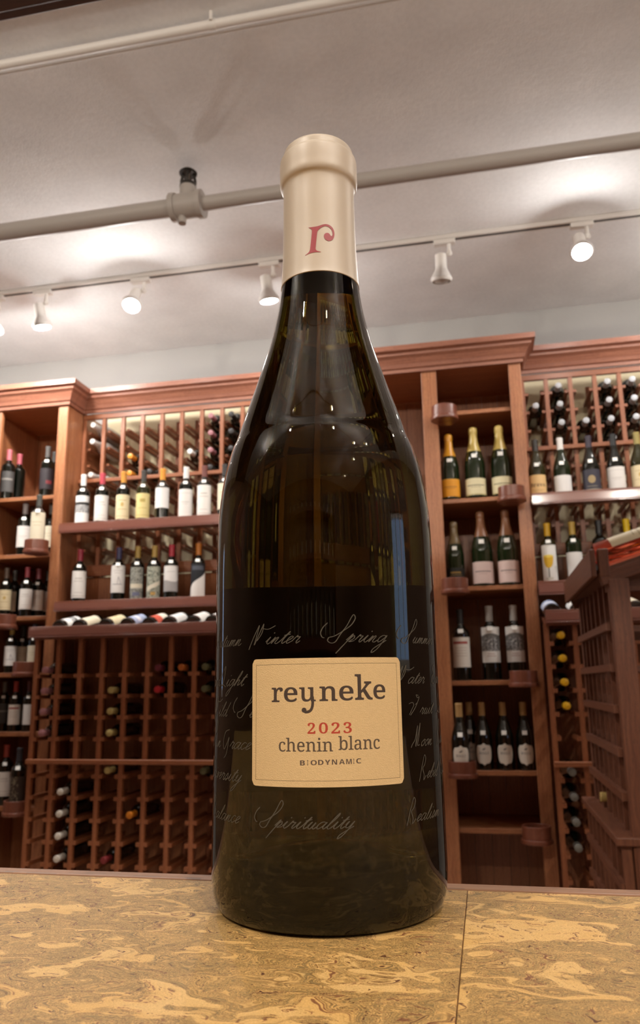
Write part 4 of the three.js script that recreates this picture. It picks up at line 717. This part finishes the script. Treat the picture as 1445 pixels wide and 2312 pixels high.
// ---------------------------------------------------------------- ceiling: sprinkler pipe, conduit, lighting tracks
{
  const yP = CEIL - 0.19, zP = (onY(0, 527, yP).z + onY(722, 420, yP).z + onY(1445, 318, yP).z) / 3, xt = onY(425, 468, yP).x;
  const t = thing('sprinkler_pipe', 'thick white sprinkler pipe with a tee fitting running below the ceiling', 'pipe', 0, yP, zP);
  const tube = (r, l, ax = 'x') => { const g = new THREE.CylinderGeometry(r, r, l, 28); if (ax === 'x') g.rotateZ(Math.PI / 2); return g; };
  part('pipe', tube(0.036, xt - XL), M.pipe, t, (xt + XL) / 2, 0, 0); part('pipe', tube(0.029, XR - xt), M.pipe, t, (xt + XR) / 2, 0, 0);
  const f = part('tee_fitting', tube(0.05, 0.12), M.pipe, t, xt, 0, 0);
  for (const s of [-1, 1]) part('collar', tube(0.056, 0.022), M.pipe, f, s * 0.055, 0, 0);
  part('outlet', tube(0.032, 0.08, 'y'), M.pipe, f, 0, 0.045, 0); part('plug', tube(0.016, 0.03, 'y'), M.pipe, f, -0.02, -0.06, 0);
  for (const x of [-3.2, 0.9, 2.4]) part('hanger', new THREE.CylinderGeometry(0.005, 0.005, 0.19, 8), M.white, t, x, 0.095, 0);
  const h = part('sprinkler_head', new THREE.CylinderGeometry(0.024, 0.026, 0.012, 20).translate(0, 0.004, 0), M.steel, t, xt, 0.086, 0); h.scale.setScalar(1.3); h.userData.label = 'black upright sprinkler head';
  for (let i = 0; i < 3; i++) { const a = i * 2.094 + 0.3, c = new THREE.QuadraticBezierCurve3(V3(Math.sin(a) * 0.022, 0.008, Math.cos(a) * 0.022), V3(Math.sin(a) * 0.03, 0.03, Math.cos(a) * 0.03), V3(Math.sin(a) * 0.014, 0.05, Math.cos(a) * 0.014)); part('arm', new THREE.TubeGeometry(c, 8, 0.0045, 8), M.steel, h); }
  part('deflector', new THREE.LatheGeometry([[0, 0.046], [0.016, 0.046], [0.027, 0.043], [0.028, 0.047], [0.02, 0.055], [0, 0.058]].map(([r, y]) => new THREE.Vector2(r, y)), 24), M.steel, h);
  part('bulb', new THREE.CylinderGeometry(0.004, 0.004, 0.036, 8), paint(0x7a6a58), h, 0, 0.028, 0);
  // thin conduit
  const yC = CEIL - 0.03, zC = (onY(0, 148, yC).z + onY(700, 15, yC).z) / 2, c = thing('conduit_pipe', 'thin white conduit with a hanger clip on the near part of the ceiling', 'pipe', 0, yC, zC);
  part('pipe', tube(0.0155, XR - XL), M.white, c, (XL + XR) / 2, 0, 0); part('cable', tube(0.004, XR - XL), M.white, c, (XL + XR) / 2, -0.004, -0.03);
  const xc = onY(476, 45, yC).x; const cl = part('clip', tube(0.018, 0.02), M.white, c, xc, 0, 0); part('hanger', new THREE.CylinderGeometry(0.006, 0.006, 0.04, 8), M.white, cl, 0, 0.018, 0.02);
  // wooden canopy over the bar, deepened out of view to shade the lower rack
  const yB = 2.42, zB = (onY(0, 52, yB).z + onY(230, 2, yB).z) / 2, b = thing('bar_canopy', 'dark wooden canopy board hanging over the bar, deepened out of view to shade the racks', 'canopy', 0, yB, zB);
  part('board', box(4.6, 0.035, 0.92, 'x', 0.004), M.dark, b, -0.6, 0.0175, 0.46); part('moulding', box(4.6, 0.02, 0.03, 'x', 0.004), M.dark, b, -0.6, -0.01, 0.05);
  for (const [x, z] of [[-2.6, 0.1], [1.4, 0.1], [-2.6, 0.82], [1.4, 0.82]]) part('hanging_rod', new THREE.CylinderGeometry(0.006, 0.006, CEIL - yB - 0.03, 8), M.steel, b, x, (CEIL - yB) / 2 + 0.015, z);
}
// lighting tracks
const SMALL = 0.88, canGeo = new THREE.LatheGeometry([[0.005, 0.002], [0.026, 0], [0.0305, -0.004], [0.0305, -0.078], [0.034, -0.088], [0.056, -0.128], [0.058, -0.134], [0.05, -0.147], [0.047, -0.147], [0.053, -0.133], [0.03, -0.09], [0.0, -0.085]].map(([r, y]) => new THREE.Vector2(r, y)), 36);
const bulbGeo = new THREE.LatheGeometry([[0, -0.152], [0.02, -0.151], [0.036, -0.147], [0.0455, -0.14], [0.047, -0.132], [0.03, -0.1], [0, -0.1]].map(([r, y]) => new THREE.Vector2(r, y)), 32);
const glow = (c, k) => new THREE.MeshStandardMaterial({ color: 0xffffff, emissive: c, emissiveIntensity: k, roughness: 0.4 });
const bulbOn = glow(new THREE.Color(1, 0.95, 0.88), 22), bulbWarm = glow(new THREE.Color(1, 0.84, 0.62), 9), bulbOff = plain(0xb9b4ac, 0.3);
function track(label, x0, z0, x1, z1) {
  const l = Math.hypot(x1 - x0, z1 - z0), t = thing('light_track', label, 'track', (x0 + x1) / 2, CEIL, (z0 + z1) / 2); t.rotation.y = -Math.atan2(z1 - z0, x1 - x0);
  part('rail', box(l, 0.022, 0.036, 'x', 0.002), M.white, t, 0, -0.011, 0); part('slot', box(l - 0.02, 0.002, 0.012, 'x'), M.slot, t, 0, -0.0225, 0);
  return t;
}
function lampHead(label, x, z, aim, o) {
  const t = thing('track_lamp', label, 'lamp', x, CEIL - 0.022, z, o.group);
  part('adapter', box(0.1, 0.022, 0.034, 'x', 0.003), M.white, t, 0, -0.012, 0);
  part('stem', new THREE.CylinderGeometry(0.008, 0.008, 0.05, 12), M.white, t, 0.02, -0.045, 0); part('knuckle', new THREE.SphereGeometry(0.014, 16, 12), M.white, t, 0.02, -0.07, 0);
  const head = new THREE.Group(); const pos = V3(-0.02, -0.07, 0.0); const dir = aim.clone().sub(V3(x, CEIL - 0.1, z)).normalize();
  const can = part('lamp_can', canGeo, M.white, t, pos.x, pos.y, pos.z); can.scale.setScalar(SMALL); can.quaternion.setFromUnitVectors(V3(0, -1, 0), dir);
  const b = part('bulb', bulbGeo, o.on ? o.mat : bulbOff, can);
  if (o.on) {
    const wp = V3(x, CEIL - 0.022, z).add(pos).addScaledVector(dir, 0.14 * SMALL);
    const s = new THREE.SpotLight(o.color, o.spot, 0, o.angle ?? 0.85, 0.8, 2); s.position.copy(wp); s.target.position.copy(wp).add(dir); s.castShadow = true; s.shadow.radius = 2; s.name = 'lamp_beam'; scene.add(s, s.target);
    const p = new THREE.PointLight(o.color, o.spill, 0, 2); p.position.copy(wp); p.castShadow = true; p.shadow.radius = 2; p.name = 'lamp_glow'; scene.add(p);
  }
}
{
  const yT = CEIL - 0.012, zT = (onY(0, 668, yT).z + onY(722, 573, yT).z + onY(1445, 480, yT).z) / 3;
  track('long white lighting track on the ceiling in front of the wine wall', XL + 0.3, zT, XR - 0.4, zT);
  const at = (px, py) => onY(px, py, yT).x;
  const L = { on: true, mat: bulbOn, color: WALL_LAMP, spot: WALL_SPOT, spill: WALL_SPILL };
  const heads = [[8, 680, 0.2, 'lit track lamp over the left cabinet, at the edge of the bright wall'], [100, 655, 0.25, 'lit track lamp tilted to one side above the left crown moulding'], [322, 630, 0.12, 'lit track lamp facing the bar, between the tilted lamp and the large bottle'], [612, 596, 0.2, 'lit track lamp close beside the capsule of the large bottle'], [1312, 500, 0.0, 'lit track lamp with its round face towards the bar at the right'], [-260, 700, 0.1, 'lit track lamp beyond the left cabinet'], [1640, 455, 0, 'lit track lamp beyond the island rack']];
  for (const [px, py, dx, label] of heads) { const x = at(px, py), facing = px === 322 || px === 1312; lampHead(label, x, zT, V3(x + dx, 1.2, zT + (facing ? 1.1 : -0.35)), facing ? { ...L, spot: WALL_SPOT * 0.5, spill: WALL_SPILL * 0.7 } : L); }
  lampHead('unlit white bell shaped track lamp right of the large bottle', at(1003, 541), zT, V3(at(1003, 541) - 0.05, 1.0, zT - 0.4), { on: false });
  // lamps on the bar side of the room, mirrored in the glass
  const R = { on: true, mat: bulbWarm, color: ROOM_LAMP, spot: ROOM_SPOT, spill: ROOM_SPILL, angle: 1.0 };
  track('lighting track behind the bar', XL + 1.2, 0.95, XR - 0.6, 0.95);
  for (const x of [-2.3, -0.95, 0.6, 1.55]) lampHead('lit track lamp over the bar side of the room', x, 0.95, V3(x * 0.8 - 0.15, x < -2 ? 1.9 : 0.6, x < -2 ? -3.9 : -0.9), { ...R, spot: ROOM_SPOT * (x > 0 ? 0.35 : 1.15), group: 'lamps on the track behind the bar' });
  track('lighting track along the right side of the room', 1.9, -2.2, 1.9, 2.9);
  for (const z of [-1.6, -0.7, 0.4, 1.4, 2.4]) lampHead('lit track lamp along the right side of the room', 1.9, z, V3(1.5, 0, z), { ...R, spot: ROOM_SPOT * 0.35, spill: ROOM_SPILL * 0.5, group: 'lamps along the right side' });
}
// wall shelves on the far side of the bar, mirrored in the large bottle
{
  const t = thing('wall_shelf', 'three long wooden shelves on the wall behind the camera side of the bar', 'shelf', 0, 0, ZF);
  for (const y of [1.35, 1.8, 2.25]) { part('board', box(3.2, 0.025, 0.26, 'x', 0.003), M.cabinet, t, -0.2, y, -0.14); part('lip', box(3.2, 0.05, 0.015, 'x'), M.shelf, t, -0.2, y + 0.01, -0.275); }
  for (const x of [-1.8, 1.4]) part('side_panel', box(0.025, 2.5, 0.28, 'y'), M.cabinet, t, x, 1.25, -0.14);
  const caps = [0x9a2f36, 0xe4e0d8, 0x2a2826, 0xb58a3c], des = ['white', 'plainCream', 'white2', 'cream'];
  for (const y of [1.35, 1.8, 2.25]) for (let i = 0; i < 11; i++) bottle('bottle standing on the long shelves across the room from the wine wall', 'bordeaux', V3(-1.65 + i * 0.29, y + 0.0125, ZF - 0.13), { cap: caps[(i * 3 + Math.round(y * 4)) % 4], label: des[(i + Math.round(y * 3)) % 4], turn: Math.PI, group: 'bottles on the long shelves across the room' });
}
renderer.render(scene, camera);
